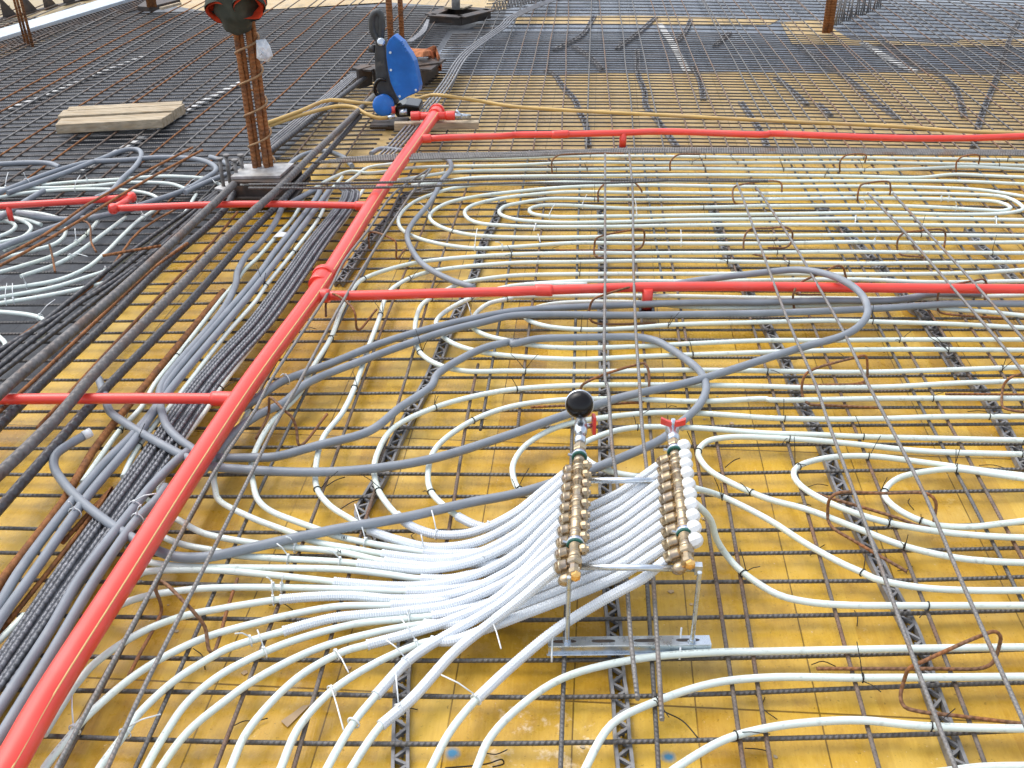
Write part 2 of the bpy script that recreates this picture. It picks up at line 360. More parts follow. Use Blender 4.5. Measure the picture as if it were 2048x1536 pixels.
sheet('plywood_band', pz((1585, 89), (1800, 91), (2048, 94), (2400, 98), (2400, 82), (2048, 78), (1920, 80), (1900, 88), (1700, 78), (1680, 66), (1640, 40), (1560, 44)), 0, MM['plyfar'])
sheet('plywood_band', pz((520, 20), (780, 4), (760, -40), (500, -40)), 0, MM['plyfar'])

# ------------------------------------------------------------------ reinforcing mesh: bars running across (lower) and away (upper)
NEAR_Y = [1.20, 1.325, 1.447, 1.577, 1.682, 1.813, 1.936, 2.046, 2.145, 2.298, 2.402, 2.539, 2.648, 2.749, 2.852, 2.949, 3.081, 3.216, 3.289, 3.384, 3.532, 3.62, 3.714, 3.84, 3.937, 4.027,
          4.138, 4.248, 4.326, 4.42, 4.509, 4.59, 4.677, 4.748, 4.85, 4.94, 5.03, 5.13, 5.23, 5.32]
root_near = thing('reinforcing_mesh', at(1150, 760, .02), 'grey ribbed reinforcing mesh under the white pipes, over the yellow plywood in front', 'reinforcing mesh', 'reinforcing meshes')
root_fr = thing('reinforcing_mesh', at(1500, 180, .02), 'dense thin mesh beyond the far red branch pipe, over pale and blue-grey sheets', 'reinforcing mesh', 'reinforcing meshes')
root_fl = thing('reinforcing_mesh', at(250, 200, .02), 'dense dark mesh with rusty bars at the upper left, around the timber planks', 'reinforcing mesh', 'reinforcing meshes')
def bar_x(Y, x0, x1, z, r, m, root, n=22, seg=6):
    a = random.uniform(-.006, .006)
    pts = [warp(x0+(x1-x0)*i/n, Y+a*math.sin(i*.9+Y*7), z) for i in range(n+1)]
    return MB().tube(pts, r, seg).build('bar', m, root)
def bar_y(X, y0, y1, z, r, m, root, slope=0, seg=6):
    n = max(6, int((y1-y0)/.25)); a = random.uniform(-.006, .006); ph = random.uniform(0, 6)
    pts = []
    for i in range(n+1):
        Y = y0+(y1-y0)*i/n; pts.append(warp(X+slope*(Y-y0)+a*math.sin(i*.8+ph), Y-SKEW*X, z))
    return MB().tube(pts, r, seg).build('bar', m, root)
for Y in NEAR_Y:
    bar_x(Y, -3.0 if Y > 2.6 else -2.2, 3.4, .030, .0051, MM['mesh'], root_near, 26, 8)
near_x = [(-.985, 1.2, 3.2), (-.835, 1.1, 5.3), (-.669, 1.1, 5.3), (-.660+.12, 2.4, 5.35), (-.522, 1.1, 2.3), (-.31, 1.9, 3.0), (-.268, 2.6, 5.35), (-.159, 2.6, 5.35), (.0, 1.1, 5.35), (.1906, 1.1, 2.2), (.232, 2.3, 5.35), (.325, 3.6, 5.35),
          (.356, 1.1, 3.4), (.4158, 1.1, 2.9), (.378, 3.0, 5.35), (.6257, 1.1, 5.35), (.8432, 1.1, 5.35), (1.084, 1.3, 5.35), (1.143, 1.3, 5.35), (1.245, 3.0, 5.35), (1.305, 3.0, 5.35), (1.421, 1.6, 5.35), (1.51, 3.3, 5.35), (1.63, 3.3, 5.35), (1.80, 3.0, 5.35), (1.92, 3.2, 5.35), (2.06, 3.2, 5.35), (2.2, 3.4, 5.35), (2.35, 3.6, 5.35)]
for X, a, b in near_x:
    bar_y(X, a, b, .0405, .005, MM['mesh_rust'] if random.random() < .55 else MM['mesh'], root_near, 0, 8)
Y = 5.42
while Y < 8.6:
    bar_x(Y, -1.05, 5.2, .030, .0045, MM['mesh_far'], root_fr, 20, 5); Y += random.choice((.07, .08, .085))
while Y < 11.0:
    bar_x(Y, -.9, 6.4, .030, .0045, MM['mesh_far'], root_fr, 16, 4); Y += .17
X = -.85
while X < 5.2:
    bar_y(X, 5.3, 10.9, .0395, .005, MM['mesh_rust'] if random.random() < .5 else MM['mesh'], root_fr, random.uniform(-.012, .012), 5)
    X += random.choice((.09, .11, .12, .13, .15))
Y = 4.62
while Y < 9.9:
    bar_x(Y, -6.5 if Y > 6 else -5, -1.1 if Y > 5.4 else -1.4, .030, .0055, MM['mesh'], root_fl, 16, 5); Y += .085
X = -6.2
while X < -1.15:
    bar_y(X, 4.3 if X > -3.5 else 5.6, 10.2, .040, .0052, random.choice((MM['mesh_rust'], MM['rust'], MM['topbar'], MM['mesh_rust'])), root_fl, random.uniform(-.01, .01), 5)
    X += random.choice((.10, .12, .14, .15))

# ------------------------------------------------------------------ lattice spacer strips under the mesh
def lattice(spec, label, wid=.029, z=.011, m='lattice'):
    P = smooth_path(px(spec, z), .03); b = MB(); L = []; R_ = []
    for i, p in enumerate(P):
        t = (P[min(i+1, len(P)-1)]-P[max(i-1, 0)]); s_ = Vector((t.y, -t.x, 0)).normalized()*wid/2; L.append(p-s_); R_.append(p+s_)
    for i in range(len(P)-1):
        for q in (L, R_): b.beam(q[i], q[i+1], .007, .019)
        a_, c_ = (L[i], R_[i+1]) if i % 2 == 0 else (R_[i], L[i+1])
        b.beam(a_+Vector((0, 0, .003)), c_+Vector((0, 0, .003)), .006, .009); b.beam((a_+c_)/2+Vector((.004, 0, -.004)), (L[i+1]+R_[i+1])/2+Vector((0, 0, -.004)), .005, .007)
    o = b.build('lattice_spacer', MM[m]); return tag(o, label, 'spacer strip', 'lattice spacer strips under the mesh')
lattice('32 910,1600 905,1530 880,1300 865,1000 840,800 815,400 790,200 | 22 745,880 740,600 735,150 | 12 740,1500 722,1000 725,570 710,150', 'dark lattice spacer strip under the manifold rail, running away past the pressure gauge')
lattice('31 1155,1600 1155,1530 1160,1150 1170,800 1190,600 1160,20 | 21 840,1050 900,920 1000,750 1130,450 1300,130 | 11 1400,1480 1530,1150 1640,920 1750,660 1830,400 1920,220 1970,80', 'dark lattice spacer strip crossed by the white sleeved bundle and the grey conduits')
lattice('33 1560,1600 1530,1530 1300,900 1150,460 960,90 | 23 900,1500 700,1100 560,800 470,560 340,300 230,100 | 13 150,1400 0,1100 | 12 2000,1010 1780,600 1720,500 1650,300 1590,100', 'dark lattice spacer strip under the first long bar at the right')
lattice('23 2080,720 2040,650 1900,380 1700,50 | 13 1560,1450 1450,1300 1340,1130 1240,980 1180,950 970,690 900,620 800,510 600,300 480,190 400,100', 'dark lattice spacer strip reaching the right edge beside the loop of pipe')
lattice('13 2040,780 1940,680 1860,590 1780,510 1700,440 1600,300', 'short dark lattice spacer strip at the right edge above the red branch pipe')
lattice('11 660,740 900,400 1080,200 1230,20 | 01 1480,1500', 'dark lattice spacer strip just right of the red main pipe, behind the two thin bars')
for spec, lab in (('02 610,1180 590,1000 540,900 500,800 400,690 340,600 270,560', 'curved dark strip crossing the yellow hose, nearest the red main pipe'),
                  ('02 720,560 670,500 570,420 490,370', 'short dark strip on the blue-grey sheet above the long curved strip'),
                  ('02 340,400 500,320 560,280 660,130', 'dark strip slanting up to the pale band, left of the white strip'),
                  ('02 1320,1180 1150,950 1070,850 1060,740 1010,600 1000,400', 'wavy dark strip left of the white strip, crossing hose and red branch'),
                  ('02 840,390 1000,270 1150,140', 'dark strip slanting up just left of the top of the white strip'),
                  ('02 1530,800 1500,640 1450,540', 'short dark strip at the lower end of the white strip'),
                  ('02 1320,330 1380,260 1430,160', 'small dark strip right of the top of the white strip'),
                  ('02 1620,370 1740,260', 'small slanting dark strip between the two white strips'),
                  ('03 2000,180 1950,270 1880,480 1830,620 1700,950 1640,1190', 'long dark strip slanting down near the right edge to the far pipes'),
                  ('03 1570,940 1500,720 1400,620 1200,520 1060,430 900,330', 'long curved dark strip right of the second white strip'),
                  ('03 1040,950 830,800 650,640 400,480 250,370', 'dark strip ending just above the yellow hose, below the two rusty posts'),
                  ('03 500,930 440,870 390,830', 'very short dark strip above the yellow hose at the right'),
                  ('03 310,840 150,690 60,620', 'short dark strip left of the very short one, above the hose'),
                  ('02 1830,820 1900,920 2000,1080 2040,1180', 'dark strip crossing the hose and the red branch, right of the middle')):
    lattice(spec, lab, .028, .007, 'lattice_far')

# ------------------------------------------------------------------ white strips lying between the sheets
for spec, lab, wd in (('02 1180,195 1300,380 1400,575', 'white strip lying on the blue-grey sheet, left one of the two', .05), ('03 760,345 1000,490 1190,580', 'white strip lying on the blue-grey sheet, right one of the two', .06),
                      ('00 640,1370 1000,1180 1500,880 1930,660', 'white strip seen in dashes through the dark mesh right of the planks', .04), ('00 40,885 400,750 760,600 1150,450', 'faint white strip seen in dashes through the dark mesh left of the planks', .03)):
    P = smooth_path(px(spec, .006), .2); b = MB()
    for a, c in zip(P, P[1:]): b.beam(a, c, wd, .012)
    tag(b.build('white_strip', MM['strip']), lab, 'strip', 'white strips on the deck')

# ------------------------------------------------------------------ pipes, with their sleeves and ties
PIPES = []
def pipe(spec, label, z=.056, r=.0083, kind='heating_pipe', m='pipe', cat='pipe', group='white heating pipes', sleeve=None, pts=None, step=.025, n=10):
    P = smooth_path(run_on(pts if pts else px(spec, z)), step)
    o = MB().tube(P, r, n).build(kind, MM[m]); tag(o, label, cat, group); PIPES.append((o, P, r)); return o
def fullrow(spec, label): return pipe(spec, label)
fullrow('32 1230,1600 1300,1545 1700,1310 2040,1216 | 33 350,1170 750,1155 1200,1198 1700,1216 2100,1222', 'white pipe rising from the bottom edge just right of the right blue stain')
fullrow('32 560,1600 590,1536 800,1185 1150,1005 1600,860 2040,812 | 33 750,815 2100,805', 'white pipe passing under the lower ends of the two thin bars by the rail')
fullrow('31 1730,1600 1765,1536 1850,1330 2048,1100 | 32 400,820 1000,665 1600,612 2040,603 | 33 1000,583 2100,568', 'white pipe passing right in front of the zinc rail to the right edge')
fullrow('33 1450,1560 1700,1530 2100,1520', 'white pipe just showing in the lower right corner')
fullrow('22 1440,930,235 1500,985,225 1590,1090,170 1640,1250,110 1740,1400,60 1850,1510 | 33 80,150 300,205 600,232 1200,238 2100,236', 'white pipe leaving the white caps nearest the camera, swinging down to the right')
fullrow('22 1300,800,110 1480,838,100 1680,900 2048,1083 | 23 300,1275 600,1440 750,1505 | 33 850,20 1200,90 1600,115 2100,116', 'white pipe leaving the middle of the white caps, sloping down to the right edge')
fullrow('23 2100,1432 1800,1420 1500,1390 1100,1300 700,1150 300,1000 0,920 | 22 1750,790 1580,690 1500,590 1490,540 1560,460 1750,425 2040,430 | 23 350,450 700,482 1200,535 2100,565', 'white pipe looping just right of the manifold caps, both ends at the right edge')
fullrow('23 2100,1232 1800,1220 1400,1185 900,1095 500,955 270,820 205,725 240,660 450,595 800,577 1300,635 1700,690 2100,740', 'white pipe loop turning around left of the bent rusty bar at the right')
fullrow('23 2100,1090 1850,1120 1600,1145 1300,1120 1050,1010 935,900 950,830 1050,750 1300,695 1500,682 1800,722 2100,765', 'small inner white pipe loop over the bent rusty bar at the right edge')
# loops on the left of the manifold that end as sleeved pipes are below; upper field
fullrow('22 420,1010,57 250,930 60,845 10,740 10,640 100,500 300,372 500,308 800,260 1200,228 1600,240 2048,272 | 23 450,282 900,278 1400,262 2100,260', 'white pipe loop passing behind the pressure gauge stem, nearest the gauge')
fullrow('22 1020,742 900,725 760,690 640,635 560,560 555,490 640,440 800,382 1000,347 1400,348 2048,395 | 23 350,405 700,420 1300,435 2100,452', 'white pipe turning behind the brass left manifold bar, running right below the red lever')
L_ = [('13 2100,620 1700,645 1300,655 700,658 | 12 2048,655 1200,655 500,657 0,670 | 11 1800,700 1650,728 1530,780 1400,850 1330,900 1285,1000 1272,1120 1310,1280 1450,1378 1650,1430 2048,1432 | 12 700,1436 1400,1425 2040,1432 | 13 700,1442 1300,1428 2100,1400', 'outer white loop passing under the near red branch, left of the two grey conduits'),
 ('12 600,735 0,752 | 11 1720,850 1600,905 1480,985 1440,1045 1490,1150 1600,1222 1800,1280 2048,1312 | 12 500,1338 1000,1318 1500,1300 2040,1282 | 13 500,1268 1000,1260 2100,1266', 'second white loop under the near red branch, passing below the grey conduits'),
 ('12 1250,835 800,830 | 12 0,842 | 11 2040,850 1870,890 1770,960 1730,1030 1745,1095 1850,1150 2048,1195 | 12 130,1222 400,1246 1000,1236 1500,1210 2040,1188 | 13 500,1188 1000,1182 2100,1182', 'third white loop crossing under the pair of grey conduits'),
 ('12 2048,925 1500,925 900,880 300,900 120,960 110,1010 250,1068 550,1100 900,1092 1300,1062 2040,1040 | 13 500,1030 1000,1042 1500,1058 2100,1090', 'small white loop below the pair of grey conduits, left of the dark valve foot'),
 ('12 820,830 1250,832 2040,848 | 13 450,850 900,855 1400,845 2100,825', 'straight white pipe just below the near red branch at the right'),
 ('13 0,925 500,905 900,895 1400,935 1700,955 2100,995', 'white pipe emerging from under the grey conduits at the right edge'),
 ('12 100,740 500,715 900,712 1400,715 1700,712 | 13 700,700 1300,722 2100,712', 'straight white pipe half hidden along the far side of the near red branch'),
 ]
for s_, l_ in L_: pipe(s_, l_)
# coil field beyond the near red branch: rows from front to back
U_ = [
  ('03 2100,1475 1500,1450 700,1447 | 02 2040,1450 1000,1450 500,1455 0,1472 | 01 1800,1475 1560,1510 | 11 1430,12 1280,72 1180,150 1138,230 1190,320 1400,400 1750,450 2048,440 | 12 500,408 1000,412 2040,412 | 13 700,400 1300,408 2100,402', 'outermost white loop of the far coil, crossed by the thin grey conduit'),
 ('03 2100,1580 1700,1520 1300,1500 700,1490 | 02 2048,1495 1000,1482 400,1500 0,1536 | 11 1800,30 1550,82 1420,150 1388,208 1480,280 1700,340 2048,362 | 12 500,362 1000,352 2040,350 | 13 700,345 1300,345 2100,352', 'second white loop of the far coil, counted from outside'),
 ('12 2048,12 1000,5 400,2 0,38 | 11 1900,62 1720,112 1668,170 1750,240 2048,272 | 12 700,278 1300,268 2040,262 | 13 700,262 1300,265 2100,272', 'third white loop of the far coil, counted from outside'),
 ('13 0,57 | 12 1500,62 800,62 300,55 50,90 | 11 1990,115 1945,168 2040,212 | 12 300,242 800,240 1400,222 2040,218 | 13 700,212 1400,215 2100,224', 'fourth white loop of the far coil, counted from outside'),
 ('13 0,108 | 12 1600,122 900,130 450,107 220,110 140,138 160,172 300,195 800,194 1400,186 2040,178 | 13 600,168 1000,166 1500,180 1900,170 2040,140 2030,110 1900,42 1500,16 0,12', 'innermost white loop of the far coil'),
 ('13 0,112 700,108 1200,116 1700,142 1880,150 1942,125 1850,82 1500,60 700,50 0,58', 'white hairpin closing the far coil at its right end'),
 ('01 1240,1480 1400,1470 1700,1425 2048,1412 | 02 700,1405 1400,1400 2040,1402 | 03 700,1410 1200,1420 1500,1395 1800,1408 2100,1420', 'fourth straight row of white pipe from the far bar band'),
 ('01 1130,1440 1300,1415 1600,1375 2048,1362 | 02 600,1355 1300,1350 2040,1355 | 03 700,1360 1200,1350 1600,1335 2100,1358', 'third straight row of white pipe from the far bar band'),
 ('01 420,1560 480,1500 640,1410 760,1370 900,1385 1050,1370 1250,1342 1500,1332 2048,1322 | 02 500,1300 1200,1305 2040,1302 | 03 700,1300 1400,1310 2100,1325', 'second straight row of white pipe from the far bar band'),
 ('01 700,1480 800,1410 900,1340 1100,1310 1250,1290 1500,1278 2048,1266 | 02 400,1252 1000,1250 2040,1262 | 03 700,1262 1400,1270 2100,1282', 'straight row of white pipe farthest back, beside the far bar band'),
 ]
for s_, l_ in U_:
    pipe(s_, l_, step=.04)
# left of the red main pipe
for s_, l_ in (('11 520,-60 400,20 345,130 280,230 150,370 0,540 | 10 1960,620 1890,720 1780,850 1420,1310 1240,1536 | 20 1130,190 960,370 800,590 660,790', 'white pipe along the left side of the grey conduits, left of the red main pipe'),
 ('11 690,-120 590,5 510,200 300,480 80,750 0,870 | 10 1800,1150 1500,1540 | 20 1370,170 1180,400 1060,580 985,745', 'white pipe between the grey conduits and the dark bundle of thin bars'),
 ('11 860,-20 790,90 720,210 560,400 430,580 200,930 0,1190 | 10 1790,1530 | 20 1640,220 1480,430 1340,620 1290,800 1275,880 1400,990', 'white pipe between the dark bundle and the red main pipe'),
('30 -60,560 0,510 110,400 200,312', 'short white pipe end at the left edge beside the dark bundle, near the bottom'),
 ('10 -60,650 0,640 180,590 400,520 560,440 660,370 785,232', 'white pipe at the far left bending up to a cut end under the rusty bars'),
 ('10 165,675 440,582 600,500 740,400 1005,203', 'white pipe left of the beam with its cut end beside the red elbow'),
 ('10 -60,780 210,752 480,700 690,610 830,500 1010,320 1120,220 1230,150', 'white pipe curving up to the red elbow from the left edge'),
 ('10 -60,850 0,842 420,765 700,680 850,630 1020,520 1080,470 1300,310 1420,230 1500,140 1545,60 1570,20', 'long white pipe along the left of the black beam bars'),
 ('10 -60,897 0,890 400,825 700,762 835,728', 'white pipe at the left ending under the black beam bars'),
 ('10 -60,958 0,960 200,978 320,1005 365,1035', 'short white pipe at the left edge, nearest the dark floor patch'),
 ('10 372,1080 350,1130 310,1185', 'white pipe stub between the black beam bars'),
 ('10 -60,1120 0,1165 42,1210 30,1280 -40,1330', 'white pipe loop cut by the left edge beside the black bars'),
 ('10 -40,545 250,472 430,420 510,360 530,290', 'white pipe at the left turning up beneath the rusty thin bars'),
 ('10 30,465 200,392 370,328', 'straight white pipe stub between two rusty thin bars at the left'),
 ('10 -60,175 150,160 300,170 400,190 465,207', 'white pipe just below the far left red branch'),
 ('10 -60,180 80,205 200,240 250,290 180,360 0,405', 'white pipe coil at the left edge, outer turn'),
 ('10 -60,225 60,235 125,272 80,320 -40,370', 'white pipe coil at the left edge, inner turn'),
 ('10 100,205 220,225 330,262', 'white pipe stub at the far left under the rusty bars'),
 ('00 330,1482 600,1455 900,1438 1300,1410 1500,1415 1650,1430 1770,1480', 'white pipe across the far left, ending at the anchor bolts'),
 ('00 -60,1510 500,1500 800,1482 1000,1462 1350,1468 1500,1515', 'white pipe across the far left, just behind the red branch'),
 ('00 -60,1590 200,1545 500,1520 900,1516 | 10 1150,5 1240,35 1280,70', 'white pipe across the far left that bends down at its right end')):
    pipe(s_, l_, step=.03)

# the sleeved bundle that climbs to the manifold: fan on the deck, sleeve, nut
MZ = .25
A_N = [(425, 705), (415, 770), (412, 850), (405, 925), (398, 1010), (390, 1100), (380, 1190), (370, 1285), (362, 1375), (355, 1475)]
B_N = [(1172, 640), (1178, 710), (1182, 780), (1186, 860), (1192, 945), (1198, 1030), (1202, 1115), (1210, 1205), (1216, 1300), (1228, 1400)]
def nut_pos(k, side):
    x, y = (A_N if side == 'A' else B_N)[k]; return at(1024+x/4, 768+y/4, MZ-.012)
def sleeved(front, mid, k, side, label, lift):
    P = px(front, .056); Q = px(mid, .06)
    if side == 'A': Q = [Vector((q.x, q.y, q.z)) for q in Q]
    n = nut_pos(k, side); n.z = MZ-.016
    d_ = (n-Q[-1]); 
    e = Q[-1]+d_*.45; e.z = Q[-1].z+d_.z*(.30 if k < 7 or side == 'B' else .43)
    e2 = Q[-1]+d_*.8; e2.z = Q[-1].z+d_.z*(.74 if k < 7 or side == 'B' else .8)
    path = P+Q+[e, e2, n]
    W_ = smooth_path(run_on(path, .5), .02)
    root = MB().tube(W_, .0083, 10).build('heating_pipe', MM['pipe']); tag(root, label, 'pipe', 'white sleeved heating pipes at the manifold')
    PIPES.append((root, W_, .0083))
    sv = smooth_path([P[-1].lerp(P[-2], .0)]+Q+[e, e2, n], .0026)
    rad = [.0121 if i % 2 == 0 else .0106 for i in range(len(sv))]
    rad[0] = rad[1] = .0122; b = MB().tube(sv, .0115, 10, radii=rad); b.sm = [False]*len(b.sm); b.build('sleeve', MM['sleeve'], root)
    return root
fans = [  # front part on the deck, sleeve control points, manifold bar and outlet
 ('13 2100,1510 1500,1530 | 23 1000,22 300,30 | 22 2040,20 1300,8 500,12 0,45 | 21 1740,100 1440,185 1100,352 970,560 945,700 980,850 1050,960 | F 794,1030', 'F 812,1045 832,1057 873,1069 | F 940,1066,68', 'A', 0, 'white pipe sweeping from the far right to the topmost outlet of the left brass bar'),
 ('13 2100,560 1300,568 700,572 | 12 2048,562 1200,550 500,560 0,568 | 11 1430,630 1230,690 1090,775 1030,860 990,1000 900,1240 800,1536 | 21 690,230 540,425 480,655 490,840 600,980 | F 706,1041 738,1061', 'F 794,1080 864,1095,65 | F 950,1085,75', 'A', 1, 'white pipe from under the near red branch that crosses two conduits and joins the bundle'),
 ('20 1990,215 1900,380 1780,560 1712,730 1722,840 | F 437.6,1000 500,1034 589,1068 627,1083 720,1100 764,1108', 'F 848,1118 900,1118,65 | F 960,1105,78', 'A', 2, 'white pipe bending round right of the thin bars into the third sleeve of the bundle'),
 ('20 1050,1000 1200,1120 | F 330.4,1075.7 374.6,1091.4 418.7,1099.3 469.1,1110.3 547.9,1116.6 680.0,1123.9 | F 715,1127.5', 'F 800,1137 863,1139,65 | F 960,1118,85', 'A', 3, 'white pipe from under the red main pipe, just below the lowest conduit at its sleeve'),
 ('20 1000,1600 1090,1540 | F 286.3,1145.0 358.8,1139.6 437.6,1140.9 516.4,1147.5 658.3,1162.6 | F 668,1164', 'F 800,1173 880,1168,65 | F 970,1142,85', 'A', 4, 'white pipe leaving the red main pipe, sleeved from left of the lattice strip'),
 ('30 350,1270 470,1075 590,890 645,825 720,735 940,562 1200,418 1500,312 | F 437.6,1218.1 532.2,1202.4 | F 560,1199', 'F 620,1194 700,1192 800,1199 895,1192,65 | F 975,1165,85', 'A', 5, 'white pipe with the leftmost sleeve start, curving out from beside the red pipe'),
 ('30 760,1600 800,1530 1000,1260 1100,1115 1400,835 1700,645 | F 453.4,1297.9 516.4,1276.8 | F 566,1263', 'F 620,1247 675,1235 800,1224 895,1211,65 | F 980,1180,85', 'A', 6, 'white pipe whose ribbed sleeve starts second farthest left in the fan'),
 ('30 1820,1600 1860,1500 1950,1290 2048,1150 | 31 200,930 400,765 700,605 | F 734,1290', 'F 816,1268 895,1243,65 | F 985,1203,88', 'A', 7, 'white pipe crossing the brown card scrap before its sleeve'),
 ('31 540,1600 570,1536 780,1175 960,955', 'F 812,1325 848,1298 | F 926,1252,70 | F 995,1212,92', 'A', 8, 'white pipe with a loose white collar near the bottom edge'),
 ('31 730,1600 765,1536 1000,1195', 'F 824,1397 911,1302,65 | F 985,1243,85', 'A', 9, 'thick sleeved white pipe right of the one with the loose collar'),
 ('23 2100,115 1000,115 0,125 | 22 2040,120 1500,140 900,120 400,128 0,180 | 21 1740,290 1450,500 1378,690 1400,860 1500,970 | F 916,1033', 'F 945,1048 974,1057 | 22 60,1255,95 620,990,160', 'B', 0, 'white pipe loop with the short thick sleeve end just above the bundle'),
 ('13 2100,490 1300,485 700,480 | 12 2040,485 1000,490 500,488 0,500 | 11 1500,537 1200,582 870,690 770,780 680,950 600,1165 450,1410 | 21 340,85 240,190 130,300 20,480 | 20 2010,650 2025,790 | F 516.4,1000.0 541.6,1022.1 595.2,1044.1 639.3,1059.9 | F 668.3,1070.9 731.3,1085.1 847.9,1104.0', 'F 900,1108 960,1104 | 22 60,1330,95 620,1071,160', 'B', 1, 'white pipe marked with small black figures nearest the lowest conduit'),
 ('20 1180,930 1300,1010 1400,1080 | F 352.5,1037.8 406.1,1066.2 500.6,1085.1 563.7,1093.0 680.0,1104.0 | F 769,1123', 'F 864,1133 930,1128 | 22 60,1405,95 620,1152,160', 'B', 2, 'white pipe marked with small black figures, farther from the lowest conduit'),
 ('20 1020,1300 1100,1370 1150,1400 | F 298.9,1124.5 358.8,1132.4 500.6,1135.5 680.0,1138.7 | F 769,1148 842,1158', 'F 900,1158 950,1148 | 22 60,1480,95 620,1233,160', 'B', 3, 'white pipe crossing another at a flat angle beside the red main pipe'),
 ('30 800,330 900,262 | F 280.0,1195.4 374.6,1179.7 469.1,1174.9 680.0,1178.1 | F 813,1183', 'F 870,1182 940,1172 | 22 60,1556,95 620,1315,160', 'B', 4, 'white pipe leaving the red main pipe nearly level, sleeved only near the ties'),
 ('30 350,1560 360,1530 560,1280 640,1180 1000,855 1300,655 1650,490 | F 512.0,1245.9 563.7,1233.3 | F 675,1213 782,1211', 'F 860,1205 940,1190 | 22 60,1631,95 620,1396,160', 'B', 5, 'white pipe passing under both thin bars, plain until the white tie pair'),
 ('30 1140,1600 1170,1530 1330,1250 1500,1010 1750,800 2048,640 | F 580.0,1283.7 706.1,1249.0 800.6,1238.6 863.7,1232.6', 'F 900,1226 960,1210 | 22 60,1706,95 620,1477,160', 'B', 6, 'white pipe rising from the bottom edge as upper one of a close pair'),
 ('30 1250,1600 1290,1530 1500,1250 1800,1000 2048,825 | F 627.3,1300.1 737.6,1267.9 847.9,1248.4', 'F 905,1248 960,1235 | 22 60,1781,95 620,1558,160', 'B', 7, 'white pipe rising from the bottom edge as lower one of a close pair'),
 ('31 170,1600 200,1536 330,1230 560,960 800,785 1150,605 1400,520', 'F 902,1282 960,1262 | 22 60,1857,95 620,1640,160', 'B', 8, 'white pipe from the bottom edge with two long white tie tails over it'),
 ('31 1370,1600 1400,1536 1550,1250 1760,990', '31 2048,720 | 32 350,430,100 700,210,150 900,100,185', 'B', 9, 'separate white pipe in front, tied at its sleeve start, climbing to the right brass bar'),
]
NUTK = []
for fr, md, sd, k, lab in fans: sleeved(fr, md, k, sd, lab, 0)

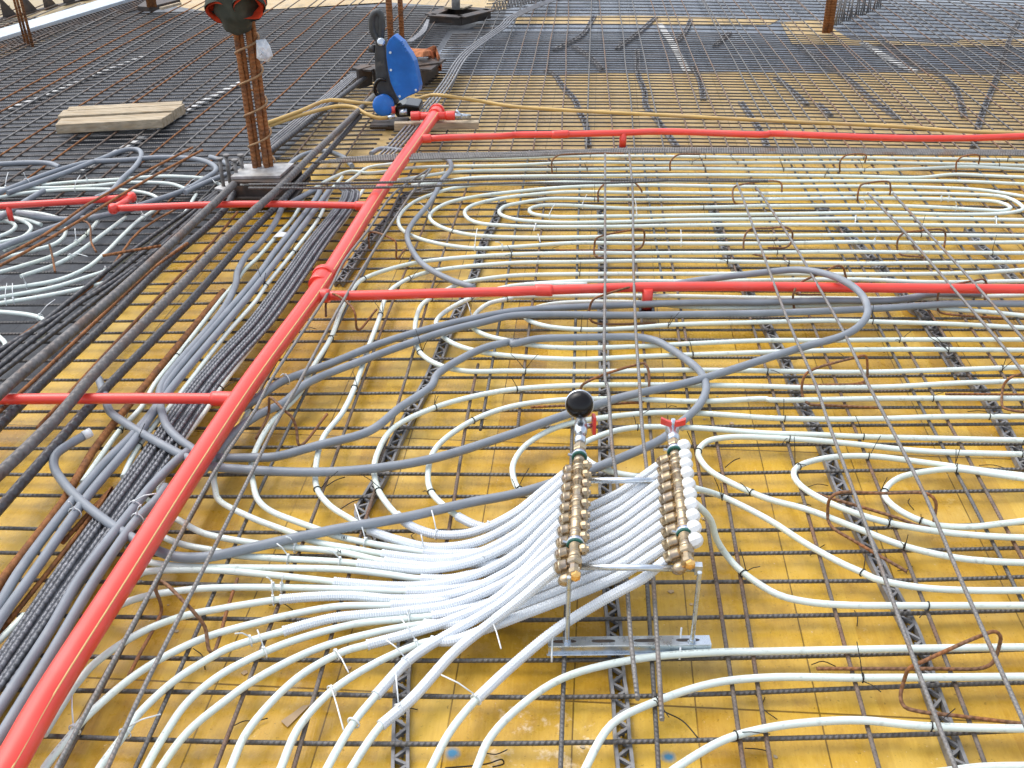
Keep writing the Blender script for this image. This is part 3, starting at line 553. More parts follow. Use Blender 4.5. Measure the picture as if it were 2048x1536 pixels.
# ------------------------------------------------------------------ grey conduits
CON = [
 ('11 230,60 150,250 0,440 | 10 1980,500 1900,640 1885,740 1770,960 1400,1400 1300,1536 | 20 1275,80 1290,210 1340,340 1420,430 1530,510 1640,580 | 21 0,588 150,582 500,490 900,380 1150,190 1400,20 | 11 1450,1460 1650,1330 1850,1240 2048,1200 | 12 0,1215 200,1175 500,1165 800,1160 1000,1160 1150,1190 1350,1310 1500,1430 1550,1536 | 22 1545,80 1480,190 1350,310 1200,440 900,580 620,690 300,800 0,885 | 21 1700,950 1200,1065 600,1170 0,1302 | 20 1800,1360 1600,1388 1400,1380 1250,1330 1050,1225 800,1060 600,890 480,750 430,650 450,560 560,480 720,388', .079, 'long grey conduit looping behind the manifold and returning to a white taped end'),
 ('11 280,-20 180,130 | 11 500,-20 300,290 150,480 0,690 | 10 1330,1540 | 20 1250,180 1050,420 830,640 480,1060 130,1536 | 30 0,225 -60,320', .075, 'left grey conduit of the straight pair left of the red main pipe'),
 ('11 590,-20 400,240 0,760 | 10 1400,1536 | 20 1230,230 1060,470 700,900 250,1536 | 30 0,350 -60,450', .075, 'right grey conduit of the straight pair left of the red main pipe'),
 ('20 790,-40,60 840,100 880,220 1000,310 1250,460 1500,590 1640,650 | 21 0,690 450,705 900,680 1400,600 2048,400 | 22 420,250 900,100 1400,-10 | 12 1700,1440,90 2040,1330,100 | 13 300,1235,115 600,1150,140 720,1080,155 790,990,165 790,900,170 740,810,172 640,730,172 480,660,160 250,622,140 0,640,125 | 12 1700,680,105 1400,720,90 1100,790,82', .082, 'grey conduit passing behind the pressure gauge and looping over the near red branch'),
 ('20 1500,540 1400,625 1200,830 1080,980 650,1536 | 30 400,430 0,1050 -60,1140', .085, 'grey conduit tied with a white clip, directly left of the red main pipe'),
 ('20 1330,820 1250,930 1100,1080 780,1536 | 30 400,640 0,1290 -40,1350', .085, 'grey conduit hugging the left side of the red main pipe at the bottom'),
 ('13 1700,820,70 1300,820,70 1150,845 1000,868 500,870 0,882 | 12 1500,885 900,905 300,930 0,955 | 11 1700,1020 1400,1090 1000,1210 600,1370 200,1520 | 20 2040,130 1850,250 1700,420', .079, 'upper grey conduit of the pair below the near red branch, turning up at right'),
 ('13 2100,895 1500,895 1000,925 500,950 0,968 | 12 1500,978 900,985 300,980 0,990 | 11 1800,1045 1500,1120 1200,1220 900,1330 400,1535 | 21 220,150 0,258 | 20 1850,415 1740,560 1620,700', .079, 'lower grey conduit of the pair below the near red branch, reaching the right edge'),
 ('11 1745,765 1550,700 1350,590 1240,450 1210,340 1260,240 1380,100 1440,0 | 01 1480,1450 1560,1350 1540,1280 1480,1255', .079, 'thin grey conduit snaking down from the far bars to the near red branch'),
 ('01 770,1330 700,1260 580,1215 500,1210 380,1240 200,1380 60,1490', .075, 'grey conduit bend beside the column plate, right of it'),
 ('01 1180,1205 1000,1190 920,1230', .075, 'short grey conduit bend against the far end of the red main pipe'),
 ('00 -60,1315 250,1300 400,1308 480,1340', .07, 'grey conduit end at the far left edge'),
 ('00 -60,1560 100,1500 400,1385 700,1300 1000,1280 1300,1258 1580,1275 1710,1325 1725,1370 1640,1430 1480,1520 | 10 1200,80 900,170 700,215', .073, 'grey conduit looping round in front of the anchor bolts'),
 ('00 60,1545 500,1390 800,1275 1000,1200 1090,1195 1132,1230 1085,1330 980,1430 880,1536 | 10 760,50', .073, 'grey conduit with the tight hairpin at the far left'),
 ('00 1480,1540 1650,1460 1830,1390', .08, 'grey conduit stub reaching the anchor bolts'),
 ('00 1680,1255 1760,1280 1830,1320', .073, 'short grey conduit behind the anchor bolts'),
 ('10 -40,230 180,90 350,-10', .075, 'grey conduit crossing the far left red branch near the edge'),
 ('10 140,165 400,210 600,215 900,175 1150,110', .073, 'grey conduit half under the red elbow'),
 ('10 -40,460 300,330 560,230 700,130 850,20', .085, 'grey conduit sloping up from the left edge to the red elbow'),
]
for s_, z, l_ in CON:
    pipe(s_, l_, z, .0125 if 'thin' not in l_ else .0115, 'conduit', 'conduit', 'conduit', 'grey conduits', step=.025)
c0 = PIPES[-len(CON)][0]
P = px('20 640,430,80 720,388,84', .08); MB().cyl(P[0]+(P[1]-P[0])*.35, P[1]+(P[1]-P[0])*.12, .0137, n=12).build('white_tape', MM['white'], c0)

# ------------------------------------------------------------------ heavy bars of the beam and the bundles of thin bars
def rod(spec, label, z, r, m, name='beam_bar', cat='steel bar', group='heavy bars of the beam', n=8, step=.15):
    P = smooth_path(run_on(px(spec, z)), step); o = MB().tube(P, r, n).build(name, MM[m]); return tag(o, label, cat, group)
rod('10 1870,-60 1790,20 870,870 80,1536 | 20 -60,130', 'thick black beam bar over the red branches, leftmost of the thick ones', .165, .0165, 'beam', n=12)
rod('01 950,560 400,990 130,1200 -100,1380 | 10 1790,150 1300,590 800,1100 330,1536 | 20 -60,390', 'thick dark beam bar between two thin rusty bars, under the red branches', .085, .015, 'beam_dark', n=12)
rod('01 940,770,100 620,1080,140 420,1270 150,1540 | 10 2040,140 1850,330 1400,800 900,1300 680,1536 | 20 440,290 -60,770', 'thick ribbed beam bar over the red branches, right of the thin rusty bar', .165, .0165, 'beam', n=12)
rod('01 830,930 600,1190 350,1450 | 11 180,100 0,280 | 10 1500,900 880,1536 | 20 600,310 -60,1060', 'thick black beam bar with white wire ties, under the left red branch', .085, .0145, 'beam_dark', n=12)
for q, (a, b_) in enumerate((((1100, 440), (-60, 1370)), ((1100, 520), (-60, 1440)), ((1150, 560), (-60, 1500)), ((1080, 600), (-60, 1300)))):
    rod('10 1740,%d %d,%d %d,%d' % (-10+q*14, *a, *b_), 'thin dark bar in the cluster at the left of the thick beam bars', .07+.004*(q % 2), .0085, 'beam_dark', group='thin dark bars left of the beam')
rod('10 1500,410 1240,600 240,1536 | 20 -60,270', 'thin rusty bar between the two left thick beam bars', .10, .0062, 'rust', group='thin rusty bars of the beam')
rod('10 1900,160 1700,400 1200,910 620,1536 | 20 300,350', 'thin rusty bar between the second and third thick beam bars', .06, .0055, 'rust', group='thin rusty bars of the beam')
rod('10 1790,790 1200,1500 | 20 740,540 500,950 40,1536 | 30 -60,160', 'broad rusty bar left of the white pipe and the grey conduit pair', .052, .011, 'rust', group='thin rusty bars of the beam')
rod('20 500,1270 | 20 900,830 360,1536 | 30 0,450', 'thin rusty bar half hidden beside the grey conduit pair', .05, .006, 'rust', group='thin rusty bars of the beam')
rod('10 1420,130 1130,300 | 10 800,700 60,1225', 'thin rusty bar lying among the white pipes at the left', .06, .005, 'rust', group='thin rusty bars of the beam')
rod('00 1540,1180 1060,1430 880,1536 | 10 700,100 360,340 0,530 -60,560', 'long rusty bar over the far left red elbow, left one', .15, .006, 'rust', group='long rusty bars over the red elbow')
rod('00 1620,1200 1210,1420 | 10 960,30 700,190 400,370 0,590 -60,620', 'long rusty bar over the far left red elbow, right one', .15, .006, 'rust', group='long rusty bars over the red elbow')
rod('10 1290,430 1050,470 820,510', 'short rusty bar lying across the cluster of dark bars', .1, .006, 'rust', group='thin rusty bars of the beam')
for q in range(8):
    o = q*26-90; rod('01 %d,1480 | 11 %d,0 %d,430 %d,1060 | 10 %d,1240 | 20 %d,-10 %d,640 %d,1536 | 30 %d,900' % (690+o*.55, 760+o*.65, 470+o*.9, 20+o*1.05, 1900+o*1.1, 1650+o*1.15, 1200+o*1.3, 560+o*1.45, -60+o*1.3), 'thin ribbed bar of the dark tight bundle left of the red main pipe', .060+.006*(q % 3), .0068, 'bundle', 'bundle_bar', group='dark bundle left of the red pipe')
for q in range(4):
    o = q*22-33; rod('01 %d,1260 %d,1180 %d,700 %d,430 %d,200 | 02 %d,140 %d,0 700,-90' % (1020+o*1.6, 1100+o*1.6, 1500+o*1.2, 1680+o, 1990+o, 0+o, 330+o), 'thin bright bar of the bundle beyond the end of the red main pipe', .075+.004*(q % 2), .0062, 'strand', 'bundle_bar', group='bright bundle beyond the red main pipe')
for q in range(5):
    o = q*26-52; rod('01 %d,1250 %d,1180 %d,590' % (20+o, 100+o, 800+o*.7), 'thin bright bar of the bundle right of the rusty column', .075+.004*(q % 2), .0062, 'strand', 'bundle_bar', group='bright bundle right of the column')
for q in range(4):
    o = q*12; rod('01 %d,340 %d,260 %d,160' % (1200+o, 1310+o, 1370+o*.4), 'thin bright bar of the curved bundle by the far steel base', .07, .006, 'strand', 'bundle_bar', group='curved bundle by the far steel base')
for q in range(5):
    o = q*10; rod('01 %d,%d 1300,%d 2048,%d | 02 1000,%d 2048,%d | 03 800,%d 2100,%d' % (700-60*q, 1262+o, 1232+o, 1220+o*.8, 1188+o*.8, 1190+o*.9, 1196+o*.9, 1205+o*.9), 'dark bar in the band lying across beyond the far white rows', .13+.004*(q % 2), .0056, 'topbar', 'band_bar', group='band of bars across the far rows')
for q, (s_, l_) in enumerate((('01 -60,1478 1000,1460 2048,1432 | 02 1000,1440 2048,1450', 'dark bar lying across the red main pipe, farther one'), ('01 -60,1505 1000,1500 2048,1465 | 02 700,1465 1300,1440', 'dark bar lying across the red main pipe, nearer one'))):
    rod(s_, l_, .175, .006, 'mesh', 'cross_bar', group='bars across the red main pipe')
for s_, l_ in (('02 745,1230 | 12 745,0 745,600 755,1536 | 22 760,0 800,500 850,860 | 32 925,140 950,500 1005,985', 'long thin bar passing just right of the pressure gauge, left of a pair'),
               ('02 938,1230 | 12 965,0 970,500 990,1100 1020,1536 | 22 1045,400 1080,700 | 32 1130,20 1160,500 1200,1150', 'long thin bar ending lowest in front of the manifold, right of a pair'),
               ('12 1800,-70 1830,0 1930,280 2048,600 | 13 110,900 250,1240 380,1536 | 23 480,300 700,900 930,1540 | 33 1160,650 1500,1536 1530,1600', 'long thin bar slanting to the bottom edge right of the manifold'),
               ('12 1950,-40 1990,10 | 13 0,100 190,390 360,680 600,1110 800,1536 | 23 1000,380 1270,920 1530,1536 | 33 1830,680 2048,1170 2080,1240', 'long thin bar slanting to the right edge near the bottom'),
               ('13 800,10 1100,330 1350,620 1850,1200 2100,1520', 'long thin bar at the upper right, left of a pair'), ('13 1000,10 1250,290 1640,720 2100,1240', 'long thin bar at the upper right, right of a pair'),
               ('01 1390,1350 | 11 1110,5 900,300 700,560 580,800 100,1536 | 21 0,200 | 20 1700,730 1270,1536 | 30 860,770 430,1580', 'long thin bar next to the right side of the red main pipe'),
               ('01 1400,1350 | 11 1260,-10 720,830 340,1536 | 21 140,350 0,640 | 20 1600,1536 | 30 1100,1000 840,1580', 'second long thin bar right of the red main pipe')):
    rod(s_, l_, .142, .005, 'topbar', 'long_bar', 'steel bar', 'long upper bars on bent bar chairs', 8, .12)

# ------------------------------------------------------------------ bent bar chairs under the long bars
def chair(spec, label):
    P = smooth_path(px(spec, .052), .012); tag(MB().tube(P, .0042, 7).build('bar_chair', MM['chair']), label, 'bar chair', 'rusty bent bar chairs')
for s_, l_ in (('33 390,742 1300,742 1720,735 1800,690,60 1850,560,95 1858,480,125 1820,445,134 1700,480,134 1250,680,134 1130,740,125 1090,830,90 1060,970,60 1090,1045 1200,1082 1500,1118 2060,1186', 'rusty bent bar chair nearest the lower right corner'),
 ('23 320,855 490,910 700,970 1000,1060 1240,1140 1310,1130,54 1335,1050,80 1340,940,122 1290,885,134 900,875,134 560,872,134 500,912,122 478,1000,80 482,1090,54 525,1155 680,1250 1110,1500', 'rusty bent bar chair lying over the small inner pipe loop'),
 ('13 790,1536 | 23 -150,20 450,8 700,0 | 13 785,1500 795,1400,90 780,1312,130 700,1325,134 360,1420,134 300,1460,125 272,1536,95 | 23 275,90,62 320,155 500,170 880,190', 'orange rusty bent bar chair below the grey conduit loop'),
 ('13 460,820 230,815 | 13 215,800,60', 'rusty bar end poking out beside the grey conduit loop'),
 ('13 640,745 622,680,80 600,605,122 560,590,134 450,640,134 240,740,134 208,800,120 200,870,80 212,940', 'rusty bent bar chair standing astride the near red branch, inside the grey loop'),
 ('13 1735,860 1750,760,85 1725,700,130 1640,712,134 1440,755,134 1372,795,122 1355,880,80 1362,950 1400,970 1900,1010', 'rusty bent bar chair astride the near red branch at the right'),
 ('13 0,532 | 12 2030,520 1900,490 1860,470,60 1852,425,80 1868,340,120 1905,300,134 | 13 0,290,134 150,285,134 188,312,122 190,390,70 150,440 0,446', 'dark bent bar chair behind the top of the grey loop'),
 ('13 1408,450 1420,340,100 1385,300,134 1200,312,134 1080,332,134 1042,375,110 1035,460,62 1060,500 1250,520', 'dark bent bar chair between two white rows at the right'),
 ('12 350,465 940,465 1035,440,56 1058,380,85 1050,305,128 1010,295,134 950,305,134 740,345,134 675,372,125 660,430,90 665,510,58 740,530', 'orange rusty bent bar chair in the middle of the far coil field'),
 ('12 1052,880 1045,800,100 1028,748,132 970,755,134 750,818,134 650,862,125 620,930,90 620,1010,58 665,1047 1150,1050', 'brown bent bar chair beside the dark valve foot'),
 ('22 150,185 950,150 1050,140 1090,60,75 | 12 1092,1430,120 1060,1372,134 1000,1382,134 760,1452,134 610,1515,125 | 22 555,20,95 545,100', 'brown bent bar chair right behind the pressure gauge'),
 ('23 1420,80 2100,85', 'straight rusty bar end at the right edge, right of the long bar'),
 ('13 2100,1445,134 1950,1480,128 | 23 1890,0,100 1870,110,66 1880,185 1930,207 2100,230', 'orange bent bar chair cut by the right edge'),
 ('11 905,450 905,335,115 950,322,134 1080,372,134 1118,400,125 1125,530,58 1190,460', 'brown bent bar chair just right of the far end of the thin bars'),
 ('11 560,1000 560,890,95 595,815,134 760,912,134 792,970,120 812,1100,56 965,940', 'brown bent bar chair below the joint of the near red branch'),
 ('21 0,440 100,240,75 105,150,120 110,110,134 220,205,134 290,270,120 322,350,90 345,490 570,240', 'brown bent bar chair between the thin bars and the conduit curve'),
 ('30 1030,800 1110,640 1250,380 1292,280,60 1280,200,90 1245,95,128 1275,42,134 1480,212,134 1565,305,122 1640,410,90 1672,590,58 1698,620 1830,230 1900,20', 'brown bent bar chair at the lower left beside the red main pipe'),
 ('02 322,1390 320,1290,110 360,1248,134 480,1232,134 900,1226,134', 'far dark bent bar chair, leftmost in the far rows'),
 ('02 1265,1365 1270,1290,110 1320,1242,134 1500,1232,134', 'far dark bent bar chair, second in the far rows'),
 ('03 575,1375 578,1290,110 620,1245,134 780,1240,134 775,1300,90', 'far dark bent bar chair, third in the far rows'),
 ('03 1505,1380 1512,1290,110 1560,1252,134 1690,1245,134 1685,1310,90', 'far dark bent bar chair, rightmost in the far rows'),
 ('13 715,70 720,10,90 | 03 740,1485,125 800,1464,134 970,1458,134 980,1500,110 | 13 975,20', 'dark bent bar chair under the top ends of the upper right pair'),
 ('12 1940,100 1800,95 1770,60,80 | 02 1775,1500,115 1830,1478,134 | 03 100,1460,134 110,1536,100', 'dark bent bar chair under the top ends of the middle right pair'),
 ('12 690,80 | 02 690,1536,90 740,1475,130 950,1445,134 | 02 1020,1500,110 1040,1536,80', 'dark bent bar chair under the top ends of the two bars by the gauge'),
 ('10 640,220 720,270,90 730,400,70 770,480', 'brown bent bar standing among the cut pipe ends at the left'),
 ('10 395,420,110 420,520,80 440,640,56', 'brown bent bar standing between the white pipes at the left edge')):
    chair(s_, l_)

# ------------------------------------------------------------------ red pipework: one glued system
main = [(-65, 1660), (15, 1536), (91, 1402), (250, 1152), (372, 960), (499, 768), (642, 571), (759, 386), (872, 226)]
RZ = .130
mp_ = [at(x, y, RZ) for x, y in main]
rp = thing('red_pipework', mp_[4]*1, 'thick red drain pipe running away with thinner red branches and joints', 'pipe')
MP = smooth_path(mp_, .08)
b = MB().tube(MP, .0305, 24); mo = b.build('main_pipe', MM['red'], rp)
seam = [p+Vector((.0207, -.0118, .0193)) for p in MP]
MB().tube(seam, .0028, 6).build('print_line', MM['redseam'], mo)
def ring(b, c, t, r, l): t = Vector(t).normalized(); return b.lathe(Vector(c)-t*l/2, t, [(0, r*.96), (l*.15, r), (l*.85, r), (l, r*.96)], 24)
def mdir(i): return (mp_[min(i+1, len(mp_)-1)]-mp_[max(i-1, 0)]).normalized()
k = at(643, 560, RZ); b = MB(); dm = (mp_[7]-mp_[6]).normalized(); ring(b, k, dm, .037, .10); ring(b, k+dm*.035, dm, .043, .028); b.build('socket', MM['red'], rp)
b = MB(); dm = (mp_[8]-mp_[7]).normalized(); ring(b, mp_[8], dm, .037, .10); ring(b, mp_[8]+dm*.03, dm, .043, .02); b.build('end_cap', MM['red'], rp)
e1 = px('01 1275,928', RZ)[0]; e2 = px('01 1555,925', RZ)[0]
b = MB().cyl(e1, e2, .021, n=18); ring(b, e1, e2-e1, .025, .05); ring(b, e2, e2-e1, .025, .05); t_ = b.build('cross_tee', MM['red'], rp)
b = MB().cyl(e2, px('01 1640,925', RZ)[0], .014, n=10); b.cyl(px('01 1600,880', RZ+.03)[0], px('01 1640,925', RZ)[0], .007, n=6); b.cyl(px('01 1640,925', RZ)[0], px('01 1710,930', RZ-.02)[0], .011, n=10); b.build('metal_tap', MM['zinc'], t_)
def branch(spec, r, z, joint=None, name='branch_pipe'):
    P = smooth_path(run_on(px(spec, z)), .1); o = MB().tube(P, r, 18).build(name, MM['red'], rp)
    return P, o
P, o = branch('01 1320,1112 1600,1098 2048,1084 | 02 0,1081 380,1075 890,1062 1200,1052 2048,1076 | 03 0,1070 500,1088 1000,1104 1600,1105 2100,1088', .0165, .128)
b = MB(); ring(b, px('01 1345,1110', .128)[0], P[3]-P[0], .022, .07); b.build('tee_socket', MM['red'], o)
b = MB(); ring(b, px('02 385,1075', .128)[0], P[3]-P[0], .020, .09); b.build('coupling', MM['red'], o)
def stub(spec_top, zt, zb, r, o, foot=True):
    p = px(spec_top, zt)[0]; q = p.copy(); q.z = zb
    u = MB().cyl(p, q+Vector((0, 0, .02)), r, n=16).build('outlet_stub', MM['red'], o)
    if foot: MB().box(q+Vector((0, 0, .008)), (r*1.5, 0, 0), (0, r*1.5, 0), (0, 0, .014)).build('foot_clamp', MM['black'], u, .003)
stub('02 890,1062', .128, .03, .018, o)
P, o = branch('11 470,828 800,828 1400,812 2048,797 | 12 0,797 260,786 1100,760 1600,756 2048,757 | 13 700,765 1300,772 2100,776', .0172, .128)
b = MB(); ring(b, px('11 505,828', .128)[0], Vector((1, 0, 0)), .0245, .075); b.build('tee_socket', MM['red'], o)
b = MB(); ring(b, px('12 255,786', .128)[0], Vector((1, 0, 0)), .0215, .062); b.build('coupling', MM['red'], o)
stub('12 1088,770', .128, .03, .019, o)
P, o = branch('20 -30,122 400,118 1100,115 1800,118 1900,120', .0163, .126)
b = MB(); ring(b, px('20 1790,120', .126)[0], Vector((1, 0, 0)), .0225, .07); b.build('coupling', MM['red'], o)
P, o = branch('11 930,112 500,102 0,96 | 10 1600,105 1000,128 905,132', .0145, .126)
b = MB(); ring(b, px('11 860,112', .126)[0], Vector((1, 0, 0)), .020, .07); b.build('coupling', MM['red'], o)
P2, o2 = branch('10 905,134 980,95 1050,45', .016, .128, name='elbow_pipe')
for s_ in ('10 905,134', '10 1052,42'):
    MB().lathe(px(s_, .128)[0]-Vector((0, 0, .021)), (0, 0, 1), [(0, .012), (.008, .0195), (.021, .0215), (.034, .0195), (.042, .012)], 18).build('elbow', MM['red'], o2)
P3, o3 = branch('10 1050,42 600,75 0,112 -120,118', .0145, .128)
stub('10 62,110', .128, .04, .012, o3, False)

# ------------------------------------------------------------------ the heating manifold on its stand
mf = thing('heating_manifold', at(1260, 1283, .05), 'brass heating manifold of two parallel bars on a zinc stand with pressure gauge', 'manifold')
def V22(x, y, z=MZ): return at(1024+x/4, 768+y/4, z)
ra, rb = at(1096, 1292, .06), at(1420, 1288, .06)
ax = (rb-ra); L0 = ax.length; ax.normalize(); ay = Vector((-ax.y, ax.x, 0)); mid = (ra+rb)/2
b = MB()
b.box(mid+ay*.0130, ax*L0/2, ay*.0015, Vector((0, 0, .010))); b.box(mid-ay*.0130, ax*L0/2, ay*.0015, Vector((0, 0, .010)))
b.box(mid-ay*.0180+Vector((0, 0, -.0088)), ax*L0/2*1.02, ay*.0034, Vector((0, 0, .0012)))
b.box(mid+Vector((0, 0, .0112)), ax*L0/2, ay*.0148, Vector((0, 0, .0012)))
rail = b.build('rail', MM['zinc'], mf, .0008)
b = MB()
for u in (-.40, -.16, .10, .36):
    c = mid+ax*(u*L0)+Vector((0, 0, .0124)); n = 14
    b.prism([c+ax*(.016*math.cos(2*math.pi*q/n)+(.010 if math.cos(2*math.pi*q/n) > 0 else -.010))+ay*(.0045*math.sin(2*math.pi*q/n)) for q in range(n)], (0, 0, .0006))
b.build('slot', MM['steel'], rail)
for x in (1134, 1384):
    base = at(x, 1284, .0724); far_ = base+Vector((.006, .40, 0))
    for p in (base, far_):
        b = MB(); nseg = 70; zs = [p.z-.02+(MZ+(.004 if x < 1200 else .016)-p.z+.02)*i/nseg for i in range(nseg+1)]
        b.tube([Vector((p.x, p.y, z)) for z in zs], .004, 8, radii=[.0052 if i % 2 else .0047 for i in range(nseg+1)])
        rd = b.build('threaded_rod', MM['zinc'], mf)
        MB().lathe(Vector((p.x, p.y, p.z-.001)), (0, 0, 1), [(0, .010), (.002, .010), (.002, .0075), (.009, .0075)], 6, False).build('nut', MM['zinc'], rd)
fa = ra+ay*.40; fb = rb+ay*.40
b = MB(); b.box((fa+fb)/2, ax*L0/2, ay*.0145, Vector((0, 0, .0115))); b.build('rail', MM['zinc'], mf, .001)
# bars
def bar_of(p_far, p_near, r):
    P = [p_far, p_near]; return MB().cyl(p_far, p_near, r, n=18)
Afar, Anear = V22(540, 560), V22(500, 1420); Bfar, Bnear = V22(1300, 520, MZ+.01), V22(1395, 1330, MZ+.01)
for nm, pf, pn, nuts, sd in (('A', Afar, Anear, A_N, -1), ('B', Bfar, Bnear, B_N, -1)):
    t = (pn-pf).normalized(); side = Vector((t.y, -t.x, 0)); side = side if side.x < 0 else -side; L = (pn-pf).length
    b = MB().cyl(pf, pn, .0135, n=18)
    for u in (.0, .155, .5, .83, 1.0):
        b.lathe(pf+t*(L*u-.006), t, [(0, .0138), (.002, .0165), (.008, .0165), (.011, .0138)], 18)
    for i in range(10):
        b.lathe(pf+t*(L*(.06+.098*i)), t, [(0, .0136), (.004, .0146), (.012, .0146), (.016, .0136)], 16)
    bar = b.build('manifold_bar', MM['brass'], mf)
    for k, (x, y) in enumerate(nuts):
        tip = V22(x, y, MZ-.014); u = (tip-pf).dot(t); root_ = pf+t*u
        dv = (tip-root_); Ld = dv.length; dv.normalize()
        n_ = MB().lathe(root_+dv*.008, dv, [(0, .010), (.006, .010), (.006, .0132), (.008, .0152), (Ld*.5, .0156), (Ld*.5+.001, .0168), (Ld*.5+.004, .0168), (Ld*.5+.005, .0154), (Ld-.010, .0146), (Ld-.007, .0122)], 9)
        n_.build('outlet_nut', MM['brass'], bar)
    for uu, mm_ in ((.03, 'clamp'), (.86, 'clamp')):
        c = pf+t*(L*uu)
        k_ = MB().lathe(c-t*.006, t, [(0, .0175), (.001, .0196), (.0065, .0196), (.007, .0175)], 20).build('clamp', MM['zinc'], mf)
        MB().lathe(c+t*.001, t, [(0, .0170), (.001, .0190), (.005, .0190), (.006, .0170)], 20).build('rubber_lining', MM['green'], k_)
        MB().lathe(c-t*.0085, t, [(0, .0165), (.001, .0188), (.0022, .0188), (.0025, .0165)], 20).build('blue_edge', MM['blue'], k_)
        MB().cyl(c-side*-.002+side*.012+Vector((0, 0, .002)), c+side*.028+Vector((0, 0, .006)), .004, n=6, smooth=False).build('clamp_screw', MM['zinc'], k_)
    if nm == 'A':
        for x, y in ((600, 650), (600, 725), (600, 800), (598, 870), (592, 960), (585, 1050), (580, 1140), (575, 1225), (570, 1325)):
            tip = V22(x, y, MZ+.004); u = (tip-pf).dot(t); r0 = pf+t*u; dv = (tip-r0).normalized()
            MB().lathe(r0+dv*.006, dv, [(0, .007), (.006, .007), (.006, .0125), (.010, .0142), (.017, .0132), (.021, .007), (.025, .006)], 10, False).build('valve_insert', MM['brass'], bar)
    else:
        for x, y in ((1385, 490), (1395, 570), (1403, 640), (1412, 712), (1424, 800), (1434, 880), (1445, 962), (1458, 1052), (1468, 1145), (1480, 1245)):
            tip = V22(x, y, MZ+.024); u = (tip-pf).dot(t); r0 = pf+t*u; dv = (tip-r0).normalized(); Ld = (tip-r0).length
            MB().cyl(r0+dv*.005, r0+dv*(Ld-.008), .0085, n=10).build('valve_neck', MM['brass'], bar)
            MB().lathe(r0+dv*(Ld-.014), dv, [(0, .0145), (.003, .0172), (.014, .0168), (.021, .0138), (.0255, .0085), (.027, .003)], 8, False).build('valve_cap', MM['white'], bar)
    # near end fittings
    b = MB().lathe(pn-t*.002, t, [(0, .0135), (.004, .0175), (.016, .0175), (.018, .013)], 6, False)
    b.lathe(pn+t*.014, t, [(0, .012), (.02, .012), (.022, .015), (.034, .015), (.036, .010)], 8, False)
    ef = b.build('end_fitting', MM['brass'], mf)
    e = pn+t*.044
    MB().lathe(e+side*-.004+Vector((0, 0, .003)), (t+Vector((0, 0, .15))), [(0, .010), (.006, .0115), (.014, .0105), (.016, .004)], 6, False).build('brass_cap', MM['brass_cap'], ef)
    MB().lathe(e+Vector((0, 0, -.004)), (side*.9+Vector((0, 0, -.55))), [(0, .008), (.010, .010), (.012, .013), (.024, .014), (.032, .010), (.036, .006)], 10).build('drain_cock', MM['brass'], ef)
for x0, y0, x1, y1 in ((320, 540, 318, 690), (1350, 470, 1340, 670)):
    a = at(1024+x0/4, 1152+y0/4, .074); c = at(1024+x1/4, 1152+y1/4, .05); MB().tube([a+Vector((0, 0, .02)), a, (a+c)/2+Vector((0, -.006, .002)), c], .0022, 6).build('cable_tie', MM['tie'], rail)
MB().box(V22(1490, 1476, MZ-.012), (.008, 0, 0), (0, .008, 0), (0, 0, .012)).build('rod_clip', MM['zinc'], mf, .001)
# far end of bar A : union, ball valve, red lever, pressure gauge
t = (Anear-Afar).normalized()
b = MB().lathe(Afar, -t, [(0, .0135), (.012, .0175), (.03, .0175), (.032, .012), (.05, .012)], 6, False).build('far_union', MM['brass'], mf)
b = MB().lathe(Afar-t*.045, -t, [(0, .013), (.02, .0155), (.024, .0155), (.026, .0125), (.05, .0125), (.052, .0165), (.075, .018), (.10, .0165), (.105, .012), (.13, .012)], 14).build('ball_valve', MM['zinc'], mf)
vp = Afar-t*.135
sd = Vector((1, 0, 0))
hv = MB().cyl(vp, vp+sd*.03, .006, n=8).build('valve_stem', MM['zinc'], mf)
MB().box(vp+sd*.033+Vector((0, 0, .004)), (.0045, 0, 0), (.002, -.012, 0), Vector((0, 0, .026)) ).build('lever', MM['red'], hv, .0015)
g0 = Afar-t*.172; gt = Vector((-.02, -.80, .42)).normalized()
MB().cyl(g0, g0+Vector((0, 0, .035)), .009, n=10).build('gauge_stem', MM['brass'], mf)
gc = at(1159, 809, g0.z+.062)
gg = MB().lathe(gc-gt*.018, gt, [(0, .033), (.004, .0355), (.020, .0355), (.030, .034), (.038, .029), (.043, .018), (.045, .004)], 32).build('pressure_gauge', MM['black'], mf)
MB().lathe(gc-gt*.026, gt, [(0, .034), (.002, .0375), (.010, .0375), (.012, .0345)], 32).build('gauge_rim', MM['zinc'], gg)
# far end of bar B : union and red butterfly handle
t = (Bnear-Bfar).normalized()
MB().lathe(Bfar, -t, [(0, .013), (.010, .017), (.026, .017), (.028, .012), (.040, .012)], 6, False).build('far_union', MM['brass'], mf)
b = MB().lathe(Bfar-t*.036, -t, [(0, .012), (.010, .0165), (.020, .0165), (.03, .013), (.05, .018), (.066, .016), (.07, .011)], 14).build('ball_valve', MM['zinc'], mf)
hc = Bfar-t*.085+Vector((0, 0, .026))
hs = MB().cyl(hc-Vector((0, 0, .02)), hc+Vector((0, 0, .008)), .0055, n=8).build('valve_stem', MM['zinc'], mf)
w2 = []
for x, z in ((-.031, .012), (-.031, -.006), (-.012, -.012), (0, -.017), (.012, -.012), (.031, -.006), (.031, .012), (.014, .004), (0, .001), (-.014, .004)): w2.append(hc+Vector((x, -.004, z)))
MB().prism(w2, (0, .009, 0)).build('butterfly_handle', MM['red'], hs, .001)
